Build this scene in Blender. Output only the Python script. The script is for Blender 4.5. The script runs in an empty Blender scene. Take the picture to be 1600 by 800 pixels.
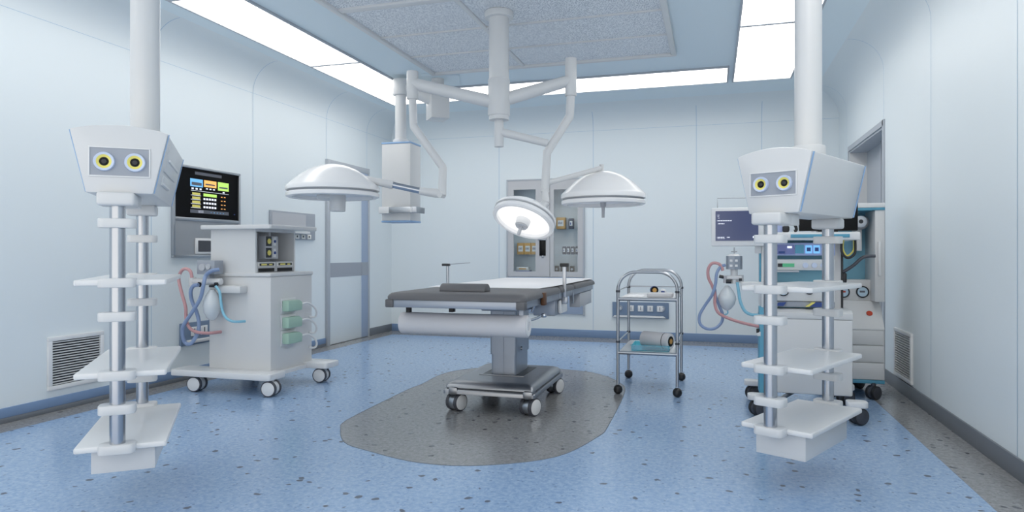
import bpy, bmesh, math, random
from mathutils import Vector, Matrix
random.seed(7)
S = bpy.context.scene
C = S.collection
PI = math.pi

# ---------------------------------------------------------------- camera, light, exposure
F = 1055.0; HX = 800.0; HY = 396.0; EYE = 1.1; TH = math.atan(314/1055)
cam = bpy.data.cameras.new('camera'); co = bpy.data.objects.new('camera', cam); C.objects.link(co)
co.location = (0, 0, EYE); co.rotation_euler = (PI/2, 0, TH)
cam.sensor_width = 36; cam.lens = 36*F/1600; cam.shift_y = -4/1600; cam.clip_start = 0.05
S.camera = co
w = bpy.data.worlds.new('world'); S.world = w; w.use_nodes = True
w.node_tree.nodes['Background'].inputs[0].default_value = (1.0, 0.985, 0.955, 1)
w.node_tree.nodes['Background'].inputs[1].default_value = 1.15  # added fill: enters by the open room end, brightens viewer-facing sides
STRIP = 2.95          # strength of the ceiling light strips
BULB = 0.95
S.view_settings.view_transform = 'Standard'; S.view_settings.look = 'None'
S.view_settings.exposure = 0.47; S.view_settings.gamma = 1; S.view_settings.use_curve_mapping = False

# measuring helpers: a ray through a point of the 1600x800 frame met with a world plane
fw = (-math.sin(TH), math.cos(TH)); rt = (math.cos(TH), math.sin(TH))
def ray(u, v):
    a = (u-HX)/F
    return (fw[0]+a*rt[0], fw[1]+a*rt[1], (HY-v)/F)
def atz(u, v, z):
    d = ray(u, v); t = (z-EYE)/d[2]; return Vector((d[0]*t, d[1]*t, z))
def aty(u, v, y):
    d = ray(u, v); t = y/d[1]; return Vector((d[0]*t, y, EYE+d[2]*t))
def atx(u, v, x):
    d = ray(u, v); t = x/d[0]; return Vector((x, d[1]*t, EYE+d[2]*t))
def atd(u, v, t):
    d = ray(u, v); return Vector((d[0]*t, d[1]*t, EYE+d[2]*t))

# ---------------------------------------------------------------- materials
def srgb(r, g, b):
    f = lambda c: (c/255/12.92) if c/255 <= 0.04045 else ((c/255+0.055)/1.055)**2.4
    return (f(r), f(g), f(b), 1)
def mat(name, col, rough=0.4, metal=0.0, spec=0.5, bump=0, bscale=200, emis=None, estr=0, coat=0):
    m = bpy.data.materials.new(name); m.use_nodes = True
    n = m.node_tree.nodes; l = m.node_tree.links; b = n['Principled BSDF']
    b.inputs['Base Color'].default_value = srgb(*col)
    b.inputs['Roughness'].default_value = rough; b.inputs['Metallic'].default_value = metal
    b.inputs['Specular IOR Level'].default_value = spec
    b.inputs['Coat Weight'].default_value = coat
    if emis:
        b.inputs['Emission Color'].default_value = srgb(*emis); b.inputs['Emission Strength'].default_value = estr
    if bump:
        t = n.new('ShaderNodeTexCoord'); x = n.new('ShaderNodeTexNoise'); x.inputs['Scale'].default_value = bscale
        u = n.new('ShaderNodeBump'); u.inputs['Strength'].default_value = bump; u.inputs['Distance'].default_value = 0.002
        l.new(t.outputs['Object'], x.inputs['Vector']); l.new(x.outputs['Fac'], u.inputs['Height']); l.new(u.outputs['Normal'], b.inputs['Normal'])
    return m
M = {}
M['wall'] = mat('wall_panel_paint', (228, 236, 240), 0.45, spec=0.35, bump=0.05, bscale=30)
M['ceil'] = mat('ceiling_paint', (226, 239, 246), 0.5, spec=0.3)
M['seam'] = mat('seam_blue', (140, 180, 212), 0.5)
M['white'] = mat('white_enamel', (216, 217, 218), 0.32, spec=0.5)
M['lampwhite'] = mat('lamp_white_enamel', (243, 243, 244), 0.25)
M['whiter'] = mat('bright_white_enamel', (228, 229, 230), 0.28)
M['grey'] = mat('pale_grey_plastic', (188, 190, 195), 0.38)
M['midgrey'] = mat('mid_grey_plastic', (160, 166, 176), 0.45)
M['frame'] = mat('grey_powder_coat', (178, 184, 192), 0.45)
M['cabinet'] = mat('cabinet_grey', (194, 195, 198), 0.45)
M['bluegrey'] = mat('flat_blue_grey', (160, 176, 200), 0.5)
M['bluetrim'] = mat('blue_trim', (146, 180, 220), 0.35)
M['teal'] = mat('teal_plastic', (90, 160, 188), 0.4)
M['tealback'] = mat('teal_back_panel', (128, 184, 206), 0.5)
M['chrome'] = mat('polished_chrome', (182, 186, 193), 0.24, 1.0)
M['steel'] = mat('satin_steel', (178, 182, 188), 0.3, 1.0)
M['dsteel'] = mat('dark_satin_steel', (158, 160, 164), 0.36, 1.0)
M['alu'] = mat('blue_grey_aluminium', (158, 165, 176), 0.35, 0.55)
M['vinyl'] = mat('dark_grey_vinyl', (94, 94, 97), 0.5, bump=0.1, bscale=300)
M['rubber'] = mat('black_rubber', (34, 35, 38), 0.45)
M['tyre'] = mat('dark_grey_tyre', (70, 72, 80), 0.4)
M['black'] = mat('gloss_black', (8, 8, 10), 0.3, spec=0.25)
M['brown'] = mat('brown_leather', (88, 52, 22), 0.5)
M['sheet'] = mat('white_sheet', (246, 246, 248), 0.8, bump=0.1, bscale=80)
M['paper'] = mat('white_paper', (206, 206, 210), 0.75)
M['pink'] = mat('pink_hose', (205, 156, 158), 0.4)
M['hose'] = mat('blue_hose', (140, 160, 196), 0.4)
M['cyan'] = mat('cyan_hose', (140, 200, 224), 0.2)
M['bag'] = mat('rubber_bag', (210, 216, 220), 0.2, coat=0.4)
M['yellow'] = mat('yellow_ring', (238, 226, 120), 0.4)
M['ringblue'] = mat('pale_blue_ring', (205, 216, 238), 0.35)
M['lens'] = mat('dark_socket', (28, 32, 40), 0.3)
M['green'] = mat('pale_green_plastic', (168, 200, 184), 0.45)
M['purple'] = mat('violet_panel', (122, 130, 184), 0.4)
M['lilac'] = mat('lilac_panel', (168, 182, 222), 0.4)
M['carton'] = mat('carton_tan', (205, 160, 90), 0.7)
M['label'] = mat('label_paper', (226, 226, 222), 0.7)
M['ink'] = mat('grey_ink', (96, 100, 110), 0.6)
M['navy'] = mat('navy_print', (50, 76, 140), 0.5)
M['vial'] = mat('dark_vial', (60, 66, 84), 0.3)
M['red'] = mat('red_button', (188, 66, 40), 0.4)
M['basegrey'] = mat('grey_skirting', (112, 118, 126), 0.45)
M['baseblue'] = mat('blue_skirting', (122, 148, 184), 0.45)
M['switch'] = mat('slate_blue_panel', (112, 132, 158), 0.5)
M['scr_black'] = mat('screen_black', (3, 3, 6), 0.3, spec=0.12)
M['scr_navy'] = mat('screen_navy', (30, 34, 60), 0.2, emis=(66, 76, 108), estr=0.6)
M['scr_blue'] = mat('screen_blue_tile', (60, 120, 170), 0.3, emis=(110, 170, 215), estr=0.8)
M['scr_orange'] = mat('screen_orange_tile', (200, 140, 70), 0.3, emis=(235, 170, 95), estr=0.8)
M['scr_green'] = mat('screen_green_tile', (140, 180, 80), 0.3, emis=(165, 205, 100), estr=0.8)
M['scr_white'] = mat('screen_white_mark', (180, 185, 200), 0.3, emis=(215, 220, 230), estr=0.8)
M['brushed'] = mat('brushed_plate', (170, 172, 176), 0.35, 0.7)
M['display'] = mat('green_display', (20, 60, 45), 0.3, emis=(70, 160, 120), estr=0.6)
M['gauge'] = mat('gauge_face', (190, 215, 232), 0.3)

def emissive(name, col, s):
    m = bpy.data.materials.new(name); m.use_nodes = True
    n = m.node_tree.nodes; n.clear()
    o = n.new('ShaderNodeOutputMaterial'); e = n.new('ShaderNodeEmission')
    e.inputs[0].default_value = col; e.inputs[1].default_value = s
    m.node_tree.links.new(e.outputs[0], o.inputs[0]); return m
M['strip'] = emissive('light_diffuser', (1.0, 0.98, 0.945, 1), STRIP)
M['bulb'] = emissive('lamp_diffuser', (1, 1, 1, 1), BULB)

def glass(name, tint, refl=0.06):
    m = bpy.data.materials.new(name); m.use_nodes = True
    n = m.node_tree.nodes; l = m.node_tree.links; n.clear()
    o = n.new('ShaderNodeOutputMaterial'); x = n.new('ShaderNodeMixShader'); t = n.new('ShaderNodeBsdfTransparent'); g = n.new('ShaderNodeBsdfGlossy')
    t.inputs[0].default_value = tint; g.inputs['Roughness'].default_value = 0.05
    x.inputs[0].default_value = refl
    l.new(t.outputs[0], x.inputs[1]); l.new(g.outputs[0], x.inputs[2]); l.new(x.outputs[0], o.inputs[0]); return m
M['glass'] = glass('cabinet_glass', (0.96, 0.985, 1.0, 1), 0.04)
M['tray'] = glass('turquoise_clear_plastic', (0.45, 0.85, 0.92, 1), 0.15)

def flooring(name, base, light, dark, rough):
    m = bpy.data.materials.new(name); m.use_nodes = True
    n = m.node_tree.nodes; l = m.node_tree.links; b = n['Principled BSDF']
    b.inputs['Roughness'].default_value = rough; b.inputs['Specular IOR Level'].default_value = 0.5
    tc = n.new('ShaderNodeTexCoord')
    def ramp(src, p0, p1, c0=(0, 0, 0, 1), c1=(1, 1, 1, 1)):
        r = n.new('ShaderNodeValToRGB'); r.color_ramp.elements[0].position = p0; r.color_ramp.elements[1].position = p1
        r.color_ramp.elements[0].color = c0; r.color_ramp.elements[1].color = c1; l.new(src, r.inputs[0]); return r.outputs[0]
    def mix(fac, a, bb):
        x = n.new('ShaderNodeMix'); x.data_type = 'RGBA'; l.new(fac, x.inputs[0])
        for s, k in ((a, 6), (bb, 7)):
            if isinstance(s, tuple): x.inputs[k].default_value = s
            else: l.new(s, x.inputs[k])
        return x.outputs[2]
    def flakes(scale, size, keep, off, squash=1.0):
        mp = n.new('ShaderNodeMapping'); mp.inputs['Location'].default_value = (off, off*1.7, 0); mp.inputs['Scale'].default_value = (1, squash, 1)
        l.new(tc.outputs['Object'], mp.inputs[0])
        nz = n.new('ShaderNodeTexNoise'); nz.inputs['Scale'].default_value = scale*1.4
        l.new(mp.outputs[0], nz.inputs[0])
        ad = n.new('ShaderNodeVectorMath'); ad.operation = 'MULTIPLY_ADD'; ad.inputs[1].default_value = (0.6/scale,)*3
        l.new(nz.outputs['Color'], ad.inputs[0]); l.new(mp.outputs[0], ad.inputs[2])
        v = n.new('ShaderNodeTexVoronoi'); v.inputs['Scale'].default_value = scale; l.new(ad.outputs[0], v.inputs[0])
        near = ramp(v.outputs['Distance'], size, size+0.05, (1, 1, 1, 1), (0, 0, 0, 1))
        pick = n.new('ShaderNodeSeparateColor'); l.new(v.outputs['Color'], pick.inputs[0])
        k = n.new('ShaderNodeMath'); k.operation = 'LESS_THAN'; k.inputs[1].default_value = keep; l.new(pick.outputs[0], k.inputs[0])
        mu = n.new('ShaderNodeMath'); mu.operation = 'MULTIPLY'; l.new(near, mu.inputs[0]); l.new(k.outputs[0], mu.inputs[1])
        return mu.outputs[0]
    nz = n.new('ShaderNodeTexNoise'); nz.inputs['Scale'].default_value = 38; nz.inputs['Detail'].default_value = 6; nz.inputs['Roughness'].default_value = 0.7
    l.new(tc.outputs['Object'], nz.inputs[0])
    c = mix(ramp(nz.outputs['Fac'], 0.38, 0.66), base, light)
    c = mix(flakes(55, 0.30, 0.30, 3.1), c, light)
    c = mix(flakes(40, 0.22, 0.16, 9.3), c, tuple(0.75*x for x in base[:3])+(1,))
    c = mix(flakes(12.5, 0.17, 0.42, 0.0), c, dark)
    l.new(c, b.inputs['Base Color'])
    return m
M['floor'] = flooring('blue_vinyl_floor', srgb(134, 164, 202), srgb(168, 192, 220), srgb(88, 98, 114), 0.2)
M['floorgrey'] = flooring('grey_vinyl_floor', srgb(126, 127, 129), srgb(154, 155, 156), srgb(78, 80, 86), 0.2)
M['perf'] = None
def perf():
    m = bpy.data.materials.new('perforated_sheet'); m.use_nodes = True
    n = m.node_tree.nodes; l = m.node_tree.links; b = n['Principled BSDF']; b.inputs['Roughness'].default_value = 0.5
    tc = n.new('ShaderNodeTexCoord'); v = n.new('ShaderNodeTexVoronoi'); v.inputs['Scale'].default_value = 85; v.inputs['Randomness'].default_value = 0.5
    l.new(tc.outputs['Object'], v.inputs[0])
    r = n.new('ShaderNodeValToRGB'); r.color_ramp.elements[0].position = 0.22; r.color_ramp.elements[1].position = 0.5
    r.color_ramp.elements[0].color = srgb(152, 161, 174); r.color_ramp.elements[1].color = srgb(243, 246, 249)
    l.new(v.outputs['Distance'], r.inputs[0]); l.new(r.outputs[0], b.inputs['Base Color']); return m
M['perf'] = perf()
def ribbed(m, scale=260):
    n = m.node_tree.nodes; l = m.node_tree.links; b = n['Principled BSDF']
    tc = n.new('ShaderNodeTexCoord'); v = n.new('ShaderNodeTexVoronoi'); v.inputs['Scale'].default_value = scale
    u = n.new('ShaderNodeBump'); u.inputs['Strength'].default_value = 0.6; u.inputs['Distance'].default_value = 0.004
    l.new(tc.outputs['Object'], v.inputs[0]); l.new(v.outputs['Distance'], u.inputs['Height']); l.new(u.outputs['Normal'], b.inputs['Normal'])

# ---------------------------------------------------------------- mesh builder
def rotz(a): return Matrix.Rotation(a, 4, 'Z')
class MB:
    def __init__(s): s.bm = bmesh.new(); s.mats = []; s.cur = 0
    def use(s, m):
        if m not in s.mats: s.mats.append(m)
        s.cur = s.mats.index(m); return s
    def _fin(s, faces):
        for f in faces: f.material_index = s.cur
    def box(s, x0, x1, y0, y1, z0, z1, bev=0.0, seg=2, M=None):
        bm2 = bmesh.new(); bmesh.ops.create_cube(bm2, size=1)
        for v in bm2.verts: v.co = Vector(((x0+x1)/2+v.co.x*abs(x1-x0), (y0+y1)/2+v.co.y*abs(y1-y0), (z0+z1)/2+v.co.z*abs(z1-z0)))
        if bev: bmesh.ops.bevel(bm2, geom=bm2.edges[:], offset=min(bev, 0.45*min(abs(x1-x0), abs(y1-y0), abs(z1-z0))), segments=seg, affect='EDGES', profile=0.5)
        s._merge(bm2, M); return s
    def _merge(s, bm2, M=None):
        if M is not None: bmesh.ops.transform(bm2, matrix=M, verts=bm2.verts)
        bmesh.ops.recalc_face_normals(bm2, faces=bm2.faces)
        me = bpy.data.meshes.new('tmp'); bm2.to_mesh(me); bm2.free()
        n0 = len(s.bm.faces); s.bm.from_mesh(me); bpy.data.meshes.remove(me)
        s.bm.faces.ensure_lookup_table(); s._fin(s.bm.faces[n0:])
    def cyl(s, p0, p1, r0, r1=None, seg=24, bev=0.0, M=None):
        r1 = r0 if r1 is None else r1
        p0 = Vector(p0); p1 = Vector(p1); d = p1-p0; L = d.length
        prof = [(0, 0), (r0, 0), (r1, L), (0, L)] if not bev else [(0, 0), (r0-bev, 0), (r0-bev*.3, bev*.3), (r0, bev), (r1, L-bev), (r1-bev*.3, L-bev*.3), (r1-bev, L), (0, L)]
        q = Vector((0, 0, 1)).rotation_difference(d.normalized()).to_matrix().to_4x4()
        return s.lathe(prof, seg, (M or Matrix()) @ Matrix.Translation(p0) @ q)
    def lathe(s, prof, seg=32, M=None):
        b = bmesh.new(); rings = []
        for r, z in prof:
            if r < 1e-6: rings.append([b.verts.new((0, 0, z))])
            else: rings.append([b.verts.new((r*math.cos(2*PI*i/seg), r*math.sin(2*PI*i/seg), z)) for i in range(seg)])
        for a, c in zip(rings, rings[1:]):
            for i in range(seg):
                j = (i+1) % seg
                if len(a) == 1 and len(c) == 1: continue
                if len(a) == 1: b.faces.new((a[0], c[i], c[j]))
                elif len(c) == 1: b.faces.new((a[i], a[j], c[0]))
                else: b.faces.new((a[i], a[j], c[j], c[i]))
        s._merge(b, M); return s
    def prism(s, poly, h0, h1, axis='z', M=None, bev=0):
        b = bmesh.new()
        def P(p, h):
            return {'z': (p[0], p[1], h), 'y': (p[0], h, p[1]), 'x': (h, p[0], p[1])}[axis]
        a = [b.verts.new(P(p, h0)) for p in poly]; c = [b.verts.new(P(p, h1)) for p in poly]
        b.faces.new(a); b.faces.new(list(reversed(c)))
        for i in range(len(poly)):
            j = (i+1) % len(poly); b.faces.new((a[i], a[j], c[j], c[i]))
        bmesh.ops.recalc_face_normals(b, faces=b.faces)
        if bev:
            ed = [e for e in b.edges if len(e.link_faces) == 2 and e.calc_face_angle(0) > 0.6]
            bmesh.ops.bevel(b, geom=ed, offset=bev, segments=2, affect='EDGES', profile=0.5)
        s._merge(b, M); return s
    def tube(s, pts, r, seg=12, closed=False, sub=0, cap=True, M=None):
        pts = [Vector(p) for p in pts]
        if sub: pts = spline(pts, sub, closed)
        n = len(pts); b = bmesh.new(); rings = []; up = None
        for i, p in enumerate(pts):
            if closed: t = pts[(i+1) % n]-pts[i-1]
            else: t = pts[min(i+1, n-1)]-pts[max(i-1, 0)]
            t.normalize()
            if up is None:
                up = Vector((0, 0, 1)) if abs(t.z) < 0.9 else Vector((1, 0, 0))
            up = (up-t*up.dot(t)).normalized(); sd = t.cross(up)
            rr = r[i*len(r)//n] if isinstance(r, (list, tuple)) else r
            rings.append([b.verts.new(p+(up*math.cos(2*PI*k/seg)+sd*math.sin(2*PI*k/seg))*rr) for k in range(seg)])
        for i in range(n if closed else n-1):
            a = rings[i]; c = rings[(i+1) % n]
            for k in range(seg):
                j = (k+1) % seg; b.faces.new((a[k], a[j], c[j], c[k]))
        if cap and not closed: b.faces.new(rings[0]); b.faces.new(rings[-1])
        s._merge(b, M); return s
    def build(s, name, m=None, parent=None, sharp=32):
        if m is not None and not s.mats: s.mats = [m]
        me = bpy.data.meshes.new(name); 
        if parent is not None:
            off = OFF.get(parent.name, Matrix())
            bmesh.ops.transform(s.bm, matrix=off, verts=s.bm.verts)
        s.bm.to_mesh(me); s.bm.free()
        for x in s.mats: me.materials.append(M[x])
        for p in me.polygons: p.use_smooth = True
        me.set_sharp_from_angle(angle=math.radians(sharp))
        o = bpy.data.objects.new(name, me); C.objects.link(o)
        if parent is not None:
            o.parent = parent; OFF[o.name] = OFF.get(parent.name, Matrix())
        return o
OFF = {}
def spline(pts, sub, closed=False):
    n = len(pts); out = []
    rng = n if closed else n-1
    for i in range(rng):
        if closed: p = [pts[(i+k-1) % n] for k in range(4)]
        else: p = [pts[max(i-1, 0)], pts[i], pts[i+1], pts[min(i+2, n-1)]]
        for k in range(sub):
            t = k/sub
            out.append(0.5*((2*p[1])+(-p[0]+p[2])*t+(2*p[0]-5*p[1]+4*p[2]-p[3])*t*t+(-p[0]+3*p[1]-3*p[2]+p[3])*t**3))
    if not closed: out.append(pts[-1])
    return out
def B(mname): return MB().use(mname)

def tag(o, label, cat, group=None):
    o['label'] = label; o['category'] = cat
    if group: o['group'] = group
    return o
def thing(name, label, cat, loc=(0, 0, 0), rz=0.0, group=None, local=False):
    """Empty at the thing's base; parts are given in world metres, or (local) in its turned frame with world heights."""
    o = bpy.data.objects.new(name, None); C.objects.link(o)
    o.empty_display_size = 0.1; o.location = loc; o.rotation_euler = (0, 0, rz); tag(o, label, cat, group)
    OFF[o.name] = Matrix.Translation((0, 0, -loc[2])) if local else (Matrix.Translation(loc) @ rotz(rz)).inverted()
    return o
def struct(o): o['kind'] = 'structure'; return o
def copy_tree(o, parent=None):
    c = o.copy(); C.objects.link(c); c.parent = parent
    for ch in list(o.children): copy_tree(ch, c)
    return c

# ================================================================ SETTING
XL, XR, YB, YF, ZC, RC = -4.40, 1.43, 8.75, -0.5, 3.0, 0.30
def arc(cx, cz, r, a0, a1, n=10): return [(cx+r*math.cos(math.radians(a0+(a1-a0)*i/n)), cz+r*math.sin(math.radians(a0+(a1-a0)*i/n))) for i in range(n+1)]
struct(B('floor').box(XL-.15, XR+.15, YF-.15, YB+.15, -0.1, 0).build('floor'))
# grey border of the floor and the rounded grey patch under the table (inlays, 1 mm proud)
fb = B('floorgrey')
fb.box(XL, -4.18, YF, YB, 0, 0.0012); fb.box(-4.18, 1.16, 8.33, YB, 0, 0.0012); fb.box(1.16, XR, YF, YB, 0, 0.0012)
struct(fb.build('trim_1'))
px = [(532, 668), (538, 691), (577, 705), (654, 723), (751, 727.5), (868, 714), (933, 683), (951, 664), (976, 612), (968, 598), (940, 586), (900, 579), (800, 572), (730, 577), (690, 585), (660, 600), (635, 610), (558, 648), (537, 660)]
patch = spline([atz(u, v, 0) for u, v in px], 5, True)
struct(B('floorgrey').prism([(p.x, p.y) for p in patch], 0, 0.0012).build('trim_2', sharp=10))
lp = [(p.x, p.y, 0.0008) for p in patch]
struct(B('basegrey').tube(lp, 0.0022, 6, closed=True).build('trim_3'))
struct(B('ceil').box(XL+RC-.02, XR-RC+.02, YF, YB-RC+.02, ZC, ZC+.1).build('ceiling'))
# coved walls
profL = [(XL-.15, 0), (XL, 0), (XL, ZC-RC)] + arc(XL+RC, ZC-RC, RC, 180, 90)[1:] + [(XL+RC, ZC+.1), (XL-.15, ZC+.1)]
struct(B('wall').prism(profL, YF, YB+.15, 'y').build('wall_left', sharp=50))
def profR(z0): return [(XR+.15, z0), (XR, z0), (XR, ZC-RC)] + arc(XR-RC, ZC-RC, RC, 0, 90)[1:] + [(XR-RC, ZC+.1), (XR+.15, ZC+.1)]
NY0, NY1, NZ = 6.56, 8.13, 2.215           # niche in the right wall
wr = B('wall'); wr.prism(profR(0), YF, NY0, 'y'); wr.prism(profR(NZ), NY0, NY1, 'y'); wr.prism(profR(0), NY1, YB+.15, 'y')
struct(wr.build('wall_right', sharp=50))
def profB(z0): return [(YB+.15, z0), (YB, z0), (YB, ZC-RC)] + arc(YB-RC, ZC-RC, RC, 0, 90)[1:] + [(YB-RC, ZC+.1), (YB+.15, ZC+.1)]
KX0, KX1, KZ0, KZ1 = -2.655, -1.63, 0.80, 2.075   # opening for the built-in cabinet
wb = B('wall'); wb.prism(profB(0), XL, KX0, 'x'); wb.prism(profB(KZ1), KX0, KX1, 'x'); wb.prism(profB(0), KX1, XR, 'x'); wb.box(KX0, KX1, YB, YB+.15, 0, KZ0)
struct(wb.build('wall_back', sharp=50))
# niche lining
nb = B('frame'); nb.box(XR+.17, XR+.20, NY0-.03, NY1+.03, 0, NZ+.03)
nb.box(XR, XR+.17, NY0-.001, NY0+.02, 0, NZ); nb.box(XR, XR+.17, NY0+.02, NY1-.02, NZ-.02, NZ+.001)
nb.use('white').box(XR, XR+.17, NY1-.02, NY1+.001, 0, NZ)
nb.use('frame').box(XR+.13, XR+.165, 7.30, 7.34, 0, NZ); 
struct(nb.build('trim_4'))
nf = B('frame'); nf.box(XR-.012, XR+.005, NY0-.03, NY0+.03, 0, NZ+.05); nf.box(XR-.012, XR+.005, NY0, NY1+.03, NZ-.0, NZ+.05); nf.box(XR-.012, XR+.005, NY1, NY1+.03, 0, NZ)
struct(nf.build('trim_5'))
# seams between the wall panels, following the cove
e = 0.0015; sw = 0.002
def seam_profile(mk, pos, horizontal):
    pass
sl = B('seam')
def ribbon(mb, pts, wdir):
    b = bmesh.new(); wd = Vector(wdir)*sw
    vs = [(b.verts.new(Vector(p)-wd), b.verts.new(Vector(p)+wd)) for p in pts]
    for a, c in zip(vs, vs[1:]): b.faces.new((a[0], a[1], c[1], c[0]))
    mb._merge(b)
for y in (3.1, 4.446, 5.719, 7.057, 8.03):
    ribbon(sl, [(XL+e, y, 0.1), (XL+e, y, ZC-RC)] + [(x, y, z) for x, z in arc(XL+RC, ZC-RC, RC-e, 180, 92)], (0, 1, 0))
ribbon(sl, [(XL+e, YF, ZC-RC), (XL+e, YB, ZC-RC)], (0, 0, .5))
for y in (2.5, 3.876, 5.242, 6.577, 8.3):
    ribbon(sl, [(XR-e, y, 0.1 if y != 6.577 else NZ+.05), (XR-e, y, ZC-RC)] + [(x, y, z) for x, z in arc(XR-RC, ZC-RC, RC-e, 0, 88)], (0, 1, 0))
for x in (-2.786, -1.497, -0.199, 0.568):
    ribbon(sl, [(x, YB-e, 0.1), (x, YB-e, ZC-RC)] + [(x, y, z) for y, z in arc(YB-RC, ZC-RC, RC-e, 0, 50)], (1, 0, 0))
ribbon(sl, [(XL, YB-e, ZC-RC), (XR, YB-e, ZC-RC)], (0, 0, .5))
struct(sl.build('trim_6'))
# skirting
DY0, DY1, DZ = 7.057, 8.031, 2.19
bl = B('baseblue').box(XL, XL+.012, YF, DY0-.03, 0.035, 0.10, .004)
bl.use('basegrey').box(XL, XL+.016, YF, DY0-.03, 0, 0.035, .004).box(XL, XL+.012, DY1+.03, YB, 0, 0.10, .004)
struct(bl.build('baseboard_left'))
struct(B('baseblue').box(XL, XR, YB-.012, YB, 0, 0.10, .004).build('baseboard_back'))
struct(B('basegrey').box(XR-.014, XR, YF, NY0-.03, 0, 0.105, .004).box(XR-.014, XR, NY1+.03, YB-.012, 0, 0.105, .004).build('baseboard_right'))
# sliding door in the left wall
d = struct(B('wall').box(XL, XL+.018, DY0+.03, 7.86, 0.01, DZ-.04, .003).build('door_1'))
df = B('frame').box(XL, XL+.035, DY0-.025, DY0+.03, 0, DZ+.03, .004).box(XL, XL+.03, DY0+.03, DY1+.03, DZ-.04, DZ+.03, .004).box(XL, XL+.03, DY1-.01, DY1+.03, 0, DZ-.04, .004)
df.build('door_frame', parent=d)
B('bluegrey').box(XL, XL+.024, 7.86, DY1-.01, 0.01, DZ-.04, .003).build('side_panel', parent=d)
B('midgrey').box(XL+.018, XL+.022, DY0+.03, 7.86, 0.815, 0.985).box(XL+.022, XL+.028, 7.86, DY1-.01, 0.815, 0.985).build('kick_band', parent=d)

# ================================================================ CEILING LIGHTS AND AIR PANEL
def ceiling_light(x0, x1, y0, y1, label):
    t = thing('ceiling_light', label, 'ceiling light', ((x0+x1)/2, (y0+y1)/2, ZC-.02), group='flat ceiling light panels')
    f = 0.018
    B('frame').box(x0, x1, y0, y0+f, ZC-.02, ZC).box(x0, x1, y1-f, y1, ZC-.02, ZC).box(x0, x0+f, y0+f, y1-f, ZC-.02, ZC).box(x1-f, x1, y0+f, y1-f, ZC-.02, ZC).build('frame', parent=t)
    B('strip').box(x0+f, x1-f, y0+f, y1-f, ZC-.014, ZC-.002).build('diffuser', parent=t)
for a, b_, where in ((5.95, 7.81, 'left-hand row, the panel farthest back above the door'), (4.09, 5.95, 'left-hand row, middle panel above the wall screen'), (2.23, 4.09, 'left-hand row, near panel above the left wall'), (0.37, 2.23, 'left-hand row, fourth panel, above and left of the viewer')):
    ceiling_light(-3.90, -3.32, a, b_, 'long white ceiling light of the '+where)
for a, b_, where in ((5.92, 7.81, 'farthest back beside the right column'), (4.03, 5.92, 'above the right-hand column'), (2.14, 4.03, 'nearest the right wall foreground'), (0.25, 2.14, 'fourth panel, above the viewer')):
    ceiling_light(0.20, 0.81, a, b_, 'white ceiling light in the right-hand row, '+where)
ceiling_light(-3.30, -1.58, 7.17, 7.81, 'long white ceiling light across the back, left half behind the surgical light pole')
ceiling_light(-1.58, 0.16, 7.17, 7.81, 'long white ceiling light across the back, right half')
# laminar-flow panel
PX0, PX1, PY0, PY1 = -2.82, -0.33, 3.35, 6.555
t = thing('air_diffuser_panel', 'large grey perforated air diffuser panel in the middle of the ceiling', 'ceiling vent', ((PX0+PX1)/2, (PY0+PY1)/2, ZC-.04))
fr = B('white'); f = .05
fr.box(PX0, PX1, PY0, PY0+f, ZC-.04, ZC, .008).box(PX0, PX1, PY1-f, PY1, ZC-.04, ZC, .008).box(PX0, PX0+f, PY0+f, PY1-f, ZC-.04, ZC, .008).box(PX1-f, PX1, PY0+f, PY1-f, ZC-.04, ZC, .008)
fr.build('frame', parent=t)
B('white').box(PX0+f, PX1-f, 4.60, 4.67, ZC-.034, ZC-.004, .006).box(-1.84, -1.80, PY0+f, PY1-f, ZC-.03, ZC-.004, .006).build('crossbar', parent=t)
B('perf').box(PX0+f, PX1-f, PY0+f, PY1-f, ZC-.016, ZC-.001).build('perforated_sheet', parent=t)
for yj in (5.31, 5.92, 3.98): B('white').box(PX0+f, PX1-f, yj, yj+.018, ZC-.028, ZC-.004).build('joint_strip', parent=t)

# ================================================================ CASTERS
def wheel(mb_parent, c, axis, r, wd, tyre='tyre', cap='whiter'):
    c = Vector(c); a = Vector(axis).normalized()
    q = Vector((0, 0, 1)).rotation_difference(a).to_matrix().to_4x4()
    Mx = Matrix.Translation(c-a*wd/2) @ q
    return Mx
def caster(parent, x, y, r, ztop, ang, gap=0.05, wd=0.024, tyre='tyre', cap='whiter', fork='steel', name='caster'):
    """twin-wheel caster: fork part with two wheels, each a tyre with its cap"""
    ax = Vector((math.cos(ang), math.sin(ang), 0)); c = Vector((x, y, r))
    fk = B(fork).cyl(c-ax*(gap/2-wd*.4), c+ax*(gap/2-wd*.4), r*.92, seg=28, bev=.004)
    fk.cyl((x, y, r*1.2), (x, y, ztop), r*.35, seg=16)
    k = fk.build(name, parent=parent)
    for s in (-1, 1):
        cc = c+ax*s*gap/2
        q = Vector((0, 0, 1)).rotation_difference(ax*s).to_matrix().to_4x4(); Mx = Matrix.Translation(cc-ax*s*wd/2) @ q
        prof = [(0, 0), (r-.005, 0), (r-.001, .004), (r, wd*.4), (r-.001, wd-.004), (r-.006, wd), (0, wd)]
        MB().use(tyre).lathe(prof, 32, Mx).use(cap).lathe([(r*.84, wd*.9), (r*.84, wd+.001), (r*.78, wd+.003), (0, wd+.004)], 32, Mx).build('wheel', parent=k)
    return k

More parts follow.
